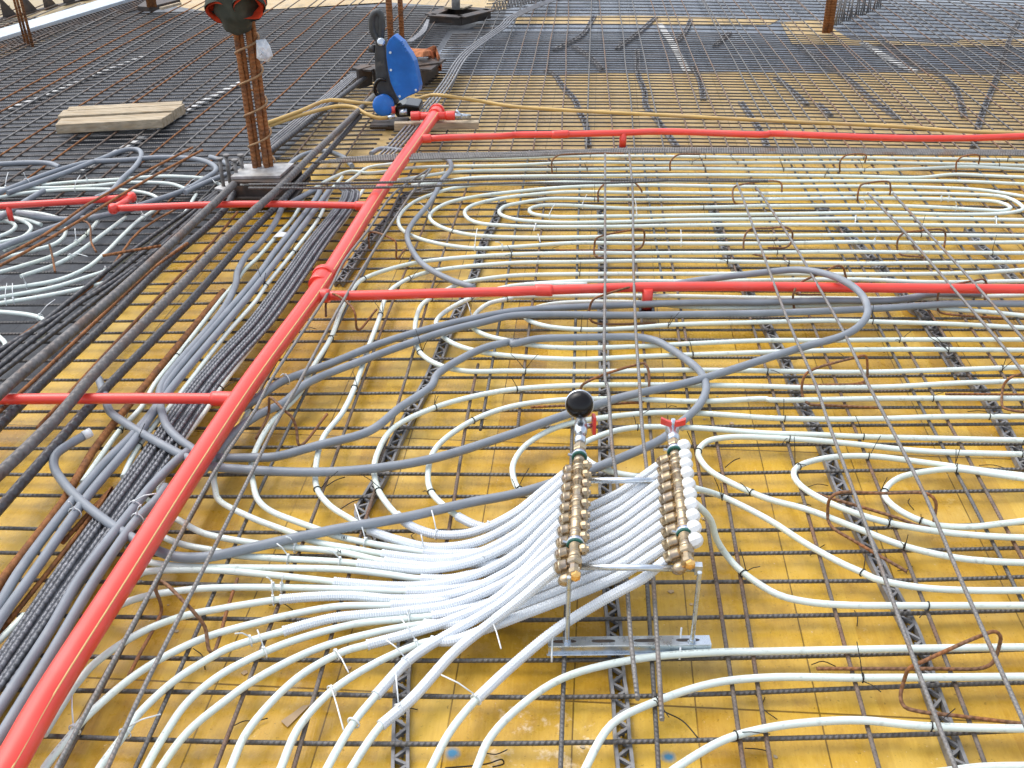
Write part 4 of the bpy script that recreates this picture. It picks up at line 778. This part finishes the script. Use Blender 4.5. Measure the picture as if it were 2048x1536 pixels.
# cross tubes between the bars
for p, q in ((V22(560, 770, MZ-.02), V22(1330, 772, MZ-.02)), (V22(520, 1462, MZ-.02), V22(1490, 1478, MZ-.02))):
    MB().cyl(p, q, .0074, n=14).build('cross_tube', MM['zinc'], mf)

# ------------------------------------------------------------------ tie wires and cable ties on the pipes
def nearest(P, p):
    best = (1e9, 0)
    for i, q in enumerate(P):
        d2 = (q.x-p.x)**2+(q.y-p.y)**2
        if d2 < best[0]: best = (d2, i)
    return best
def find(x, y, only=None):
    bb = None
    for o, P, r in PIPES:
        if only and o.name.split('.')[0] != only: continue
        for zz in (.06,):
            p = at(x, y, zz); d2, i = nearest(P, p)
            p2 = at(x, y, P[i].z); d2, i = nearest(P, p2)
            if bb is None or d2 < bb[0]: bb = (d2, o, P, i, r)
    return bb
def wire(r_, c_, pts):
    for x, y in pts:
        d2, o, P, i, r = find(c_*512+x/4, r_*384+y/4, 'heating_pipe')
        if d2 > .03**2: continue
        i = min(max(i, 1), len(P)-2); t = (P[i+1]-P[i-1]).normalized(); s_ = Vector((t.y, -t.x, 0)).normalized(); c = P[i]
        b = MB(); ringp = [c+(s_*math.cos(a)+Vector((0, 0, 1))*math.sin(a))*(r+.0016)+t*.003*math.sin(a*.5) for a in [2*math.pi*q/12 for q in range(13)]]
        b.tube(ringp, .0015, 5)
        sg = random.choice((-1, 1)); a0 = c+s_*sg*(r+.001)
        for q in range(random.choice((1, 1, 2))):
            ln = random.uniform(.04, .085); dv = Vector((random.uniform(-.5, .5), random.uniform(-.6, .6), random.uniform(.1, .9))).normalized()
            b.tube([a0, a0+dv*ln*.5+Vector((0, 0, .004)), a0+dv*ln], .0011, 5)
        b.build('tie_wire', MM['wire'], o)
wire(2, 1, [(490, 840), (970, 850), (1400, 870), (1430, 190), (1740, 300), (790, 30)])
wire(2, 2, [(70, 50), (1020, 340), (1495, 540), (1690, 900), (1940, 880), (1590, 1120), (1830, 1510), (45, 840), (1000, 230)])
wire(2, 3, [(230, 665), (150, 460), (800, 570), (1495, 650), (1545, 715), (930, 850), (1230, 1090), (1000, 1120), (1080, 1310), (760, 1480), (730, 410), (1790, 270), (1345, 130), (120, 290), (2005, 570)])
wire(3, 2, [(1160, 1000), (1820, 1280)]); wire(3, 3, [(710, 820), (1250, 240), (1285, 1190)])
wire(1, 1, [(870, 690), (1245, 690), (990, 980), (595, 1165), (1300, 1270), (1400, 860), (1715, 855), (2010, 850), (1740, 1060), (1560, 310), (70, 750), (310, 480), (430, 580), (60, 1110), (500, 210)])
wire(1, 2, [(530, 1100), (1265, 1070), (1420, 1300), (90, 1430), (540, 660), (1740, 560), (2030, 1440), (20, 520), (690, 60), (1560, 120)])
wire(1, 3, [(835, 1040), (1050, 1185), (1430, 1260), (1840, 1400), (170, 570), (85, 480), (1230, 345), (1810, 490), (1640, 850), (900, 900)])
wire(0, 2, [(620, 1250), (620, 1350), (1535, 1260), (1535, 1350), (1780, 1300), (370, 1360), (1450, 1300)]); wire(0, 3, [(770, 1265), (770, 1350), (470, 1410), (1810, 1310), (1930, 1275), (1580, 1430), (110, 1350)])
wire(2, 0, [(960, 380), (1140, 470), (1770, 40)]); wire(1, 0, [(1420, 1310), (1890, 720), (700, 350), (1060, 470)])
def ctie(r_, c_, x0, y0, x1, y1, hz=.03, only=None, up=0.0):
    d2, o, P, i, r = find(c_*512+x0/4, r_*384+y0/4, only); i = min(max(i, 1), len(P)-2)
    t = (P[i+1]-P[i-1]).normalized(); s_ = t.cross(Vector((0, 0, 1))).normalized(); n_ = s_.cross(t); c = P[i]; rr = r+.0042
    b = MB(); b.tube([c+(s_*math.cos(a)+n_*math.sin(a))*rr for a in [2*math.pi*q/14 for q in range(15)]], .0016, 5)
    a = c+n_*rr; b.box(a, t*.0028, s_*.0028, n_*.0028)
    e = at(c_*512+x1/4, r_*384+y1/4, a.z+hz); d_ = e-a
    if d_.length > .16: d_ = d_*(.16/d_.length)
    b.tube([a, a+d_*.5+Vector((0, 0, .006)), a+d_], .0017, 5)
    b.build('cable_tie', MM['tie'], o)
for q in ((3, 1, 105, 120, 85, 10), (3, 1, 150, 160, 125, 30), (3, 1, 200, 110, 230, -20), (3, 1, 60, 600, 10, 430), (3, 1, 1190, 670, 1040, 510), (3, 1, 1240, 540, 1150, 330), (3, 1, 1245, 330, 1230, 260),
          (3, 1, 640, 590, 740, 770), (3, 1, 600, 930, 700, 1230), (3, 1, 1115, 1010, 1115, 750), (3, 1, 1730, 960, 1480, 790), (3, 1, 1890, 450, 1960, 580), (2, 1, 860, 1290, 790, 960), (2, 1, 1410, 1210, 1405, 1010), (2, 1, 1345, 1330, 1320, 1200),
          (2, 1, 265, 1400, 165, 1275), (2, 1, 320, 1330, 240, 1220), (2, 1, 650, 1440, 560, 1320), (2, 1, 1820, 1440, 1800, 1380), (2, 1, 1860, 1160, 1865, 1100), (3, 0, 1060, 1250, 1285, 1105), (3, 0, 555, 1245, 575, 960), (3, 0, 2000, 570, 1880, 460),
          (1, 1, 1750, 440, 1770, 290), (1, 1, 1940, 450, 1915, 400), (1, 1, 1395, 190, 1310, 85), (1, 1, 1740, 1040, 1680, 860), (1, 1, 290, 1530, 195, 1470), (1, 2, 300, 215, 350, 90), (1, 2, 590, 120, 600, 20), (1, 2, 1345, 400, 1350, 300), (1, 2, 990, 170, 985, 50), (1, 2, 235, 350, 225, 400), (1, 2, 180, 280, 175, 310),
          (1, 3, 695, 210, 690, 300), (1, 3, 740, 110, 745, 60), (1, 3, 1490, 130, 1500, 80), (1, 3, 1430, 70, 1445, 20), (1, 3, 1830, 210, 1830, 300), (1, 3, 860, 400, 870, 350), (1, 3, 1380, 50, 1390, 10), (2, 0, 1060, 970, 1250, 875), (2, 0, 1110, 1080, 1130, 965), (2, 0, 620, 1060, 550, 940),
          (1, 0, 60, 860, 55, 730), (1, 0, 135, 850, 100, 730), (1, 0, 205, 760, 180, 670), (1, 0, 360, 1000, 440, 860), (1, 0, 610, 520, 700, 515), (1, 0, 600, 400, 600, 290), (1, 0, 1140, 200, 1090, 80), (1, 0, 830, 640, 840, 600), (0, 0, 60, 1500, 65, 1380), (0, 0, 230, 1450, 190, 1380), (0, 0, 620, 1510, 640, 1400), (0, 0, 690, 1450, 680, 1400), (0, 0, 1510, 1510, 1560, 1430), (0, 0, 1690, 1440, 1740, 1480)):
    ctie(*q)
# loose white collar and printed figures on two pipes
d2, o, P, i, r = find(512+790/4, 1152+1170/4, 'heating_pipe'); tt = (P[i+1]-P[i-1]).normalized()
b = MB(); s_ = tt.cross(Vector((0, 0, 1))).normalized(); n_ = s_.cross(tt)
b.tube([P[i]+(s_*math.cos(a)+n_*math.sin(a))*.0125 for a in [2*math.pi*q/18 for q in range(19)]], .0022, 6); b.build('white_collar', MM['white'], o)
def print_on(txt, x, y):
    d2, o, P, i, r = find(x, y, 'heating_pipe'); i = min(max(i, 1), len(P)-2); t = (P[i+1]-P[i-1]).normalized(); t = t if t.x > 0 else -t
    cu = bpy.data.curves.new('print', 'FONT'); cu.body = txt; cu.size = .012; cu.extrude = .0003; cu.align_x = 'CENTER'; cu.align_y = 'CENTER'
    tmp = bpy.data.objects.new('tmp', cu); C.objects.link(tmp); dg = bpy.context.evaluated_depsgraph_get(); me = bpy.data.meshes.new_from_object(tmp.evaluated_get(dg)); bpy.data.objects.remove(tmp)
    me.materials.clear(); me.materials.append(MM['ink']); k = bpy.data.objects.new('printed_figures', me); C.objects.link(k)
    n_ = Vector((0, -.72, .69)); n_ = (n_-t*n_.dot(t)).normalized(); u = n_.cross(t)
    M_ = Matrix((t, u, n_)).transposed().to_4x4(); M_.translation = P[i]+n_*(r+.0006)
    k.matrix_world = M_; k.parent = o; k.matrix_parent_inverse = o.matrix_world.inverted()
print_on('181', 512+735/4, 768+1228/4); print_on('34', 512+675/4, 768+1340/4)

# ------------------------------------------------------------------ column cage with its plates, bolts, jacket and bag
base = at(527, 333, .15)
col = thing('column_cage', base, 'rusty column cage with spiral ties standing on a pale plate at the left', 'column cage')
q4 = [at(x, y, .15) for x, y in ((461, 353), (489, 328), (588, 326), (560, 351))]
top_px = (483, 60)
def col_dir(px0, px1, z0, z1): return at(px0[0], px0[1], z0), None
def up_to(p, ypx):                                   # point straight above p, seen at photo row ypx
    lo, hi = p.z, 3.0
    for _ in range(50):
        m_ = (lo+hi)/2; d_ = Vector((p.x, p.y, m_-CAMZ)); yy = 768-F*d_.dot(UP)/d_.dot(FW)
        if yy > ypx: lo = m_
        else: hi = m_
    return Vector((p.x, p.y, lo))
zc = up_to(base, 60).z; zend = zc+.55
for dx, dy, r in ((-.034, -.02, .012), (-.020, .0, .012), (.002, .022, .010), (.018, -.012, .012), (.034, .006, .012)):
    p = base+Vector((dx, dy, -.02)); lean = Vector((-.022, .02, 0)); e = Vector((p.x+lean.x+dx*.15, p.y+lean.y, zend))
    MB().tube([p.lerp(e, i/24) for i in range(25)], r, 10).build('vertical_bar', MM['rust'], col)
tu = []; N_ = 8.0
for i in range(int(N_*20)):
    u = i/(N_*20); a = 2*math.pi*u*N_; ll = Vector((-.022, .02, 0))*u
    tu.append(Vector((base.x+ll.x+.056*math.cos(a), base.y+ll.y+.042*math.sin(a), base.z+.02+u*(zend-base.z-.05))))
MB().tube(tu, .0052, 6).build('spiral_tie', MM['spiral'], col)
pl = tag(MB().prism([p-Vector((0, 0, .014)) for p in q4], (0, 0, .014)).build('column_plate', MM['plate'], None, .002), 'pale square steel plate under the rusty column cage at the left', 'steel plate')
cc = sum(q4, Vector())/4
b = MB(); b.beam(cc+Vector((-.10, -.13, -.06)), cc+Vector((.15, -.12, -.06)), .012, .05); b.beam(cc+Vector((-.10, .11, -.06)), cc+Vector((.15, .12, -.06)), .012, .05)
b.box(cc+Vector((0.01, 0, -.089)), (.17, 0, 0), (0, .16, 0), (0, 0, .007)); b.box(cc+Vector((.01, 0, -.0195)), (.12, 0, 0), (0, .13, 0), (0, 0, .005))
b.build('steel_bearing', MM['steel'], pl)
bp_ = [at(x, y, .085) for x, y in ((428, 376), (452, 362), (506, 368), (480, 384))]
pb = tag(MB().prism([p-Vector((0, 0, .012)) for p in bp_], (0, 0, .012)).build('anchor_plate', MM['plate'], None, .002), 'small steel plate with four upright headed bolts beside the column cage', 'anchor plate')
for x, y, ty in ((447, 372, 318), (460, 366, 311), (476, 372, 321), (488, 363, 311)):
    p = at(x, y, .085); e = up_to(p, ty); b = MB().cyl(p, e, .0085, n=10); b.cyl(e-Vector((0, 0, .004)), e+Vector((0, 0, .006)), .0145, n=12); b.build('anchor_bolt', MM['topbar'], pb)
# jacket with two sleeves
jp = up_to(base, 40); jp.x -= .02
jk = thing('work_jacket', jp, 'dark green work jacket with orange lining draped over the column cage top', 'jacket')
def cloth_tube(path, radii, n=20, amp=.12, seed=0):
    rnd = random.Random(seed); ph = [rnd.uniform(0, 6) for _ in range(6)]
    b = MB(); b.tube(path, .05, n, caps=False, radii=radii)
    nr = len(path)
    for i in range(nr):
        for k in range(n):
            v = b.v[i*n+k]; a = 2*math.pi*k/n; c = path[i]
            f = 1+amp*(math.sin(3*a+ph[0]+i*.5)*.5+math.sin(5*a+ph[1]-i*.7)*.35+math.sin(i*1.3+ph[2]+a)*.4); b.v[i*n+k] = c+(v-c)*f
    return b
def jat(x, y, dz=0, dy=0): 
    v = RT*(x-1024)-UP*(y-768)+FW*F; t_ = (base.y+dy-.06)/v.y; return Vector((v.x*t_, v.y*t_, CAMZ+v.z*t_))
for (path, rad, sd_) in (([jat(455, -70, dy=.1), jat(452, -30, dy=.06), jat(446, 0, dy=0), jat(441, 26, dy=-.06)], [.09, .085, .072, .062], 1), ([jat(492, -70, dy=.1), jat(496, -35, dy=.04), jat(498, -8, dy=-.03), jat(498, 18, dy=-.09)], [.09, .082, .072, .066], 2)):
    P = smooth_path(path, .012); R2 = [rad[0]+(rad[-1]-rad[0])*i/(len(P)-1) for i in range(len(P))]
    sl_ = cloth_tube(P, R2, 22, .10, sd_).build('sleeve', MM['jacket'], jk)
    inner = [p for p in P[-7:]]; e = inner[-1]; dd_ = (inner[-1]-inner[-2])
    cl = cloth_tube([p+dd_*.25 for p in inner], [r*.9 for r in R2[-7:]], 22, .10, sd_); cl.face(list(range(22))[::-1]); cl.build('orange_cuff', MM['orange'], sl_)
P = smooth_path([jat(478, -60, dy=.05), jat(472, 0, dy=.0), jat(474, 35, dy=.0), jat(478, 58, dy=.02)], .012)
cloth_tube(P, [.13-.085*(i/(len(P)-1))**1.6 for i in range(len(P))], 26, .12, 5).build('body', MM['jacket'], jk)
bgp = [jat(x, y, dy=.0) for x, y in ((512, 80), (530, 78), (540, 92), (546, 112), (538, 124), (522, 122), (514, 116))]
b = MB(); n0 = len(bgp); cen = sum(bgp, Vector())/n0
for ring_, (s_, dpt) in enumerate(((1, 0), (.85, -.018), (.5, -.03), (.05, -.034))):
    for k, p in enumerate(bgp): b.v.append(cen+(p-cen)*s_+Vector((0, dpt+random.uniform(-.006, .006), 0)))
for k in range(n0): b.v.append(cen+(bgp[k]-cen)*.6+Vector((0, .03, 0)))
for r_ in range(3):
    for k in range(n0): k2 = (k+1) % n0; b.face([r_*n0+k, r_*n0+k2, (r_+1)*n0+k2, (r_+1)*n0+k], sm=False)
for k in range(n0): k2 = (k+1) % n0; b.face([k, k2, 4*n0+k2, 4*n0+k], sm=False)
b.face([3*n0+k for k in range(n0)]); b.face([4*n0+k for k in range(n0)])
tag(b.build('plastic_bag', MM['bag']), 'small pale crumpled plastic bag tied to the rusty column cage', 'plastic bag')

# ------------------------------------------------------------------ cut-off saw standing on the deck
sb = at(795, 236, .06); SY = sb.y
def sat(x, y, dy=0):
    v = RT*(x-1024)-UP*(y-768)+FW*F; t_ = (SY+dy)/v.y; return Vector((v.x*t_, v.y*t_, CAMZ+v.z*t_))
saw = thing('cutoff_saw', sb, 'dark cut-off saw with a tall blue blade guard standing on the mesh', 'power saw')
T = lambda l, dy=0: [sat(512+x/4, y/4, dy) for x, y in l]
MB().prism(T([(1100, 280), (1060, 320), (1040, 370), (1042, 460), (1055, 560), (1075, 660), (1110, 740), (1150, 810), (1210, 775), (1300, 735), (1305, 690), (1285, 590), (1262, 490), (1230, 430), (1200, 390), (1170, 340)], -.05), (.012, .06, .0)).build('blade_guard', MM['blue'], saw, .006)
MB().prism(T([(955, 320), (990, 290), (1025, 330), (1035, 380), (1045, 480), (1060, 600), (1085, 680), (1130, 780), (1140, 830), (1080, 850), (1000, 800), (965, 720), (950, 560), (945, 420)], .0), (0, .09, 0)).build('body', MM['saw'], saw, .012)
P = smooth_path(T([(985, 330), (940, 260), (928, 180), (940, 115), (970, 98), (998, 120), (1005, 200), (1000, 300)], .04), .015)
MB().tube(P, .020, 10).build('handle', MM['saw'], saw)
MB().prism(T([(935, 120), (960, 100), (990, 105), (1000, 160), (1000, 260), (960, 290), (932, 230)], .03), (0, .03, 0)).build('throttle_grip', MM['saw'], saw, .008)
c = T([(1018, 845)], -.03)[0]; b = MB().lathe(c+Vector((0, .02, 0)), (0.1, -1, .15), [(0, .052), (.01, .060), (.035, .060), (.042, .052), (.046, .02)], 28); b.build('pulley_cover', MM['blue'], saw)
b = MB(); b.prism(T([(1120, 850), (1190, 835), (1300, 850), (1310, 900), (1270, 935), (1130, 940), (1100, 900)], -.02), (0, .16, 0)); b.build('engine', MM['black'], saw, .008)
MB().cyl(T([(1095, 850)], -.04)[0], T([(1100, 905)], -.04)[0], .012, n=10).build('red_knob', MM['red'], saw)
MB().cyl(T([(1150, 900)], -.03)[0], T([(1210, 895)], -.03)[0], .018, n=10).build('filler_cap', MM['zinc'], saw)
MB().cyl(T([(905, 385)], .02)[0], T([(950, 390)], .02)[0], .02, n=10).build('side_knob', MM['saw'], saw)
b = MB(); b.box(T([(1060, 800)], .04)[0]+Vector((0, 0, -.13)), (.10, 0, 0), (0, .09, 0), (0, 0, .012)); b.build('foot', MM['steel'], saw, .004)

MB().lathe(T([(1000, 335)], -.012)[0], (0.2, -1, .3), [(0, .022), (.004, .020), (.006, .012)], 12).build('bearing_cover', MM['zinc'], saw)
for k_ in range(4):
    q_ = T([(1158+k_*12, 335+k_*26), (1176+k_*13, 328+k_*27)], -.058); MB().tube(q_, .0035, 5).build('guard_rib', MM['blue'], saw)
for q_ in ((1075, 420), (1080, 560), (1150, 770), (1280, 720)):
    c_ = T([q_], -.056)[0]; MB().cyl(c_, c_+Vector((0, -.006, .001)), .007, n=6, smooth=False).build('guard_bolt', MM['zinc'], saw)
MB().tube(smooth_path(T([(1040, 640), (985, 640), (955, 680), (960, 750), (1010, 770)], -.03), .01), .010, 8).build('front_handle', MM['black'], saw)
# ------------------------------------------------------------------ hoses, timbers
hz = .15
pipe('01 90,985,160 350,890,150 600,800,150 850,825,130 1150,830,110 1400,760,130 1500,765,150 1800,810,80 2048,850,70 | 02 500,885,60 1100,915,60 2048,965,60 | 03 1000,1010,60 1650,1055,60 2100,1066,60', 'yellow hose running from the column past the saw to the right edge', kind='hose', m='hose', cat='hose', group='yellow hoses', r=.0105, z=.06, step=.08)
o = pipe('01 95,1010,140 400,910,130 650,850,130 780,855,130 880,910,110 980,945,90 1060,940,85', 'shorter yellow hose ending at a metal fitting by the saw', kind='hose', m='hose', cat='hose', group='yellow hoses', r=.0105, z=.06, step=.05)
p = px('01 1055,942,85 1110,930,90', .085); MB().cyl(p[0], p[1], .012, n=10).build('metal_fitting', MM['zinc'], o)
def plank(l, label, z, h, wid, skew=0):
    a, c = at(*l[0], z), at(*l[1], z); t = (c-a).normalized(); s_ = Vector((-t.y, t.x, 0)); 
    poly = [a, c, c+s_*wid+t*skew, a+s_*wid+t*skew*.2]
    o = MB().prism(poly, (0, 0, h)).build('timber_plank', MM['timber'], None, .003); return tag(o, label, 'plank', 'timber planks on the mesh')
plank(((114, 268), (326, 256)), 'rough timber plank on the dark mesh, front one of the stack', .05, .050, .13, .05)
plank(((119, 252), (350, 240)), 'rough timber plank on the dark mesh, middle one of the stack', .052, .055, .13, .05)
plank(((138, 241), (366, 229)), 'rough timber plank on the dark mesh, back one of the stack', .052, .058, .08, .0)
plank(((789, 262), (958, 259)), 'narrow timber batten lying under the far end of the red main pipe', .05, .04, .05)

# ------------------------------------------------------------------ steel base with posts and rag behind the saw
sb2 = at(800, 150, .03)
st = thing('steel_base', sb2, 'dark steel beam base with two rusty posts right behind the saw', 'steel base')
b = MB(); b.beam(at(722, 140, .14), at(742, 132, .14), .14, .012); b.beam(at(716, 158, .09), at(742, 150, .09), .02, .12); b.build('beam_end', MM['steel'], st)
b = MB(); b.beam(at(745, 138, .14), at(870, 122, .14), .16, .014); b.beam(at(745, 145, .085), at(872, 132, .085), .02, .11); b.build('cross_beam', MM['steel'], st)
b = MB(); b.beam(at(838, 140, .13), at(868, 118, .13), .16, .014); b.beam(at(841, 160, .07), at(874, 134, .07), .02, .12); b.build('beam_end', MM['steel'], st)
for x0, y0 in ((784, 118), (806, 114)):
    p = at(x0, y0, .1); MB().tube([p, p+Vector((0, 0, .4)), p+Vector((-.03, 0, 1.1))], .021 if x0 < 800 else .017, 10).build('post', MM['rust'], st)
b = MB(); n = 9; random.seed(3)
g = [(818, 104), (830, 107), (842, 108), (852, 107), (866, 99), (872, 102), (874, 118), (880, 130), (883, 142), (874, 143), (870, 128), (862, 112), (846, 114), (828, 114)]
P = [at(x, y, .17+random.uniform(-.01, .02)) if y < 116 else at(x, y, .17-.0055*(y-116)) for x, y in g]
b.prism(P, (0, .03, .025)); tag(b.build('rag', MM['rag'], None, .004), 'orange brown rag lying over the steel base behind the saw', 'rag')
far_b = at(915, 42, .03)
st = thing('steel_base', far_b, 'dark open steel frame base with a short grey post, farther back than the saw', 'steel base')
b = MB(); c4 = [at(x, y, .085) for x, y in ((860, 30), (922, 34), (980, 20), (900, 14))]
for i in range(4):
    a, c = c4[i], c4[(i+1) % 4]; b.beam(a, c, .09, .010); b.beam(a-Vector((0, 0, .035)), c-Vector((0, 0, .035)), .015, .06)
b.build('frame', MM['steel'], st)
MB().prism([at(x, y, .095) for x, y in ((888, 17), (925, 19), (945, 12), (905, 10))], (0, 0, .012)).build('top_plate', MM['timber'], st)
p = at(912, 18, .1); MB().cyl(p, p+Vector((0, 0, .5)), .035, n=10).build('post', MM['plate'], st)
# far right column rods and row of starter bars
cr = at(1656, 66, .03)
fc = thing('column_cage', cr, 'pair of dark rusty upright bars standing at the upper right', 'column cage')
for x, w_ in ((1649, .021), (1659, .024)):
    p = at(x, 66, .03); MB().tube([p, p+Vector((0, 0, .5)), p+Vector((.0, 0, 1.2))], w_, 10).build('vertical_bar', MM['rust'], fc)
for k in range(24):
    u = k/23; x = 1668+92*u; y = 52-36*u+random.uniform(-2, 2); p = at(x, y, .02)
    tag(MB().cyl(p, p+Vector((random.uniform(-.03, .03), 0, random.uniform(.16, .30))), .0055, n=6).build('starter_bar', MM['topbar']), 'short rusty upright bar in the row right of the pair of rusty posts', 'steel bar', 'row of starter bars')

# ------------------------------------------------------------------ the edge of the deck at the upper left
e0, e1_ = at(-140, 141, .0), at(300, 3, .0); t = (e1_-e0).normalized(); s_ = Vector((-t.y, t.x, 0)); Ltot = (e1_-e0).length
MM['ledge'] = deck_mat('grey_plywood', (.34, .26, .13), (.42, .34, .19), (.38, .33, .24), .5, .4, False)
sheet('plywood_ledge', [(e0+s_*.221).xy, (e1_+s_*.221).xy, (e1_+s_*3.5).xy, (e0+s_*3.5-t*2).xy], .02, MM['ledge'])
tag(MB().box((e0+e1_)/2+s_*.11+Vector((0, 0, .03)), t*Ltot*.5, s_*.11, Vector((0, 0, .045))).build('edge_board', MM['board'], None, .004), 'long pale blue-white edge board at the upper left', 'edge board')
b = MB(); n = 60
for i in range(n):
    a = e0+t*(Ltot*i/n)-s_*.06; c = e0+t*(Ltot*(i+.5)/n)-s_*.17; d_ = e0+t*(Ltot*(i+1)/n)-s_*.06
    b.beam(a+Vector((0, 0, .06)), c+Vector((0, 0, .02)), .009, .009); b.beam(c+Vector((0, 0, .02)), d_+Vector((0, 0, .06)), .009, .009)
for o_, z_ in ((.06, .06), (.17, .02)): b.beam(e0-s_*o_+Vector((0, 0, z_)), e1_-s_*o_+Vector((0, 0, z_)), .010, .010)
tag(b.build('edge_girder', MM['steel']), 'dark zigzag lattice girder along the inner side of the pale edge board', 'lattice girder')
b0, b1 = at(-60, 75, .02)+s_*.3, at(262, -4, .02)+s_*.3
for k in range(9):
    p = b0.lerp(b1, k/8); w_ = MB(); w_.prism([p, p+t*.16, p+Vector((0, 0, .17))], s_*.02); w_.beam(p-t*.03, p+t*.34, .04, .03)
    tag(w_.build('edge_bracket', MM['steel']), 'small dark triangular bracket in the row beyond the pale edge board', 'bracket', 'row of brackets beyond the edge board')
cp = at(58, 92, .03); cl = thing('column_cage', cp, 'dark rusty upright bars standing at the upper left corner by the edge board', 'column cage')
for x, y, w_ in ((51, 88, .009), (58, 92, .010), (66, 94, .011)):
    p = at(x, y, .03); MB().tube([p, p+Vector((-.02, 0, .5)), p+Vector((-.05, 0, 1.2))], w_, 8).build('vertical_bar', MM['rust'], cl)
fp = at(306, 18, .03); st = thing('steel_base', fp, 'dark low steel base with upright bars at the inner end of the pale edge board', 'steel base')
b = MB(); b.prism([at(x, y, .06) for x, y in ((276, 22), (300, 24), (362, 8), (330, 3), (290, 12))], (0, 0, .04)); b.build('base_frame', MM['steel'], st, .004)
MB().beam(at(322, 17, .11), at(360, 7, .11), .03, .02).build('pale_edge', MM['timber'], st)
for x in (298, 304, 310):
    p = at(x, 14, .1); MB().cyl(p, p+Vector((0, 0, .9)), .018, n=8).build('vertical_bar', MM['rust'], st)
# low girder beside the far end of the curved bundle
b = MB(); a, c = at(985, 24, .05), at(1105, -4, .05); n = 22
for i in range(n):
    p, q = a.lerp(c, i/n), a.lerp(c, (i+.5)/n); r_ = a.lerp(c, (i+1)/n); b.beam(p, q+Vector((0, 0, .07)), .006, .006); b.beam(q+Vector((0, 0, .07)), r_, .006, .006)
b.beam(a, c, .006, .006); b.beam(a+Vector((0, 0, .07)), c+Vector((0, 0, .07)), .006, .006); b.beam(a+Vector((0, .12, 0)), c+Vector((0, .12, 0)), .006, .006)
tag(b.build('lattice_girder', MM['topbar']), 'low lattice girder beside the far steel frame base at the top', 'lattice girder')

# ------------------------------------------------------------------ scraps on the deck
def scrap(pts, name, m, label, z=.0):
    P = [at(x, y, z+.002) for x, y in pts]; tag(MB().prism(P, (0, 0, .0015)).build(name, MM[m]), label, 'scrap')
scrap(((562, 1443), (575, 1455), (620, 1410), (606, 1412)), 'card_scrap', 'card', 'brown card scrap lying on the plywood under a white pipe near the bottom', .001)
scrap(((545, 475), (575, 473), (580, 467), (560, 463)), 'paper_scrap', 'white', 'small white paper scrap between the grey conduits left of the red pipe', .065)
P = smooth_path([at(890, 1536, .01), at(960, 1530, .012), at(980, 1526, .03), at(1004, 1519, .03), at(1008, 1527, .02), at(985, 1534, .012)], .006)
tag(MB().tube(P, .0016, 6).build('wire_scrap', MM['wire']), 'black bent wire scrap lying at the bottom edge', 'wire')
for k, (x0, y0, x1, y1) in enumerate(((1328, 1423, 1396, 1476), (1490, 1384, 1526, 1409), (678, 1020, 722, 998), (647, 976, 690, 954), (1450, 935, 1480, 916))):
    a, c = at(x0, y0, .012), at(x1, y1, .02); tag(MB().tube(smooth_path([a, (a+c)/2+Vector((.004, .006, .004)), c], .01), .0015, 5).build('wire_scrap', MM['wire']), ('black wire scrap on the plywood right of the two bar ends', 'short black wire scrap right of the longer scrap, near the bottom', 'black wire scrap left of the lattice strip, upper one', 'black wire scrap beside the white loop left of the lattice strip', 'black wire scrap just right of the white caps')[k], 'wire')
rnd = random.Random(21)
for k in range(46):
    x, y = rnd.uniform(300, 2030), 380+1130*rnd.random()**.8
    if 860 < x < 1420 and 900 < y < 1300: continue
    a = at(x, y, .004); ln = rnd.uniform(.03, .075); an = rnd.uniform(0, 6.28); dv = Vector((math.cos(an), math.sin(an), 0))*ln; nv = Vector((-dv.y, dv.x, 0))*rnd.uniform(-.3, .3)
    tag(MB().tube(smooth_path([a, a+dv*.5+nv+Vector((0, 0, .006)), a+dv+Vector((0, 0, .003))], .01), .0012, 5).build('wire_offcut', MM['wire']), 'short thin black wire offcut lying loose on the plywood', 'wire', 'loose wire offcuts on the plywood')
for k in range(34):
    x, y = rnd.uniform(250, 2030), 500+1020*rnd.random()**.8
    a = at(x, y, .0); b = MB(); r_ = rnd.uniform(.003, .008)
    b.prism([a+Vector((r_*math.cos(q*1.257+k)*rnd.uniform(.6, 1.3), r_*math.sin(q*1.257+k)*rnd.uniform(.6, 1.3), .0005)) for q in range(5)], (0, 0, r_*.4))
    tag(b.build('wood_chip', MM['timber' if k % 3 else 'card']), 'tiny pale chip of debris lying on the plywood', 'debris', 'chips of debris on the plywood')
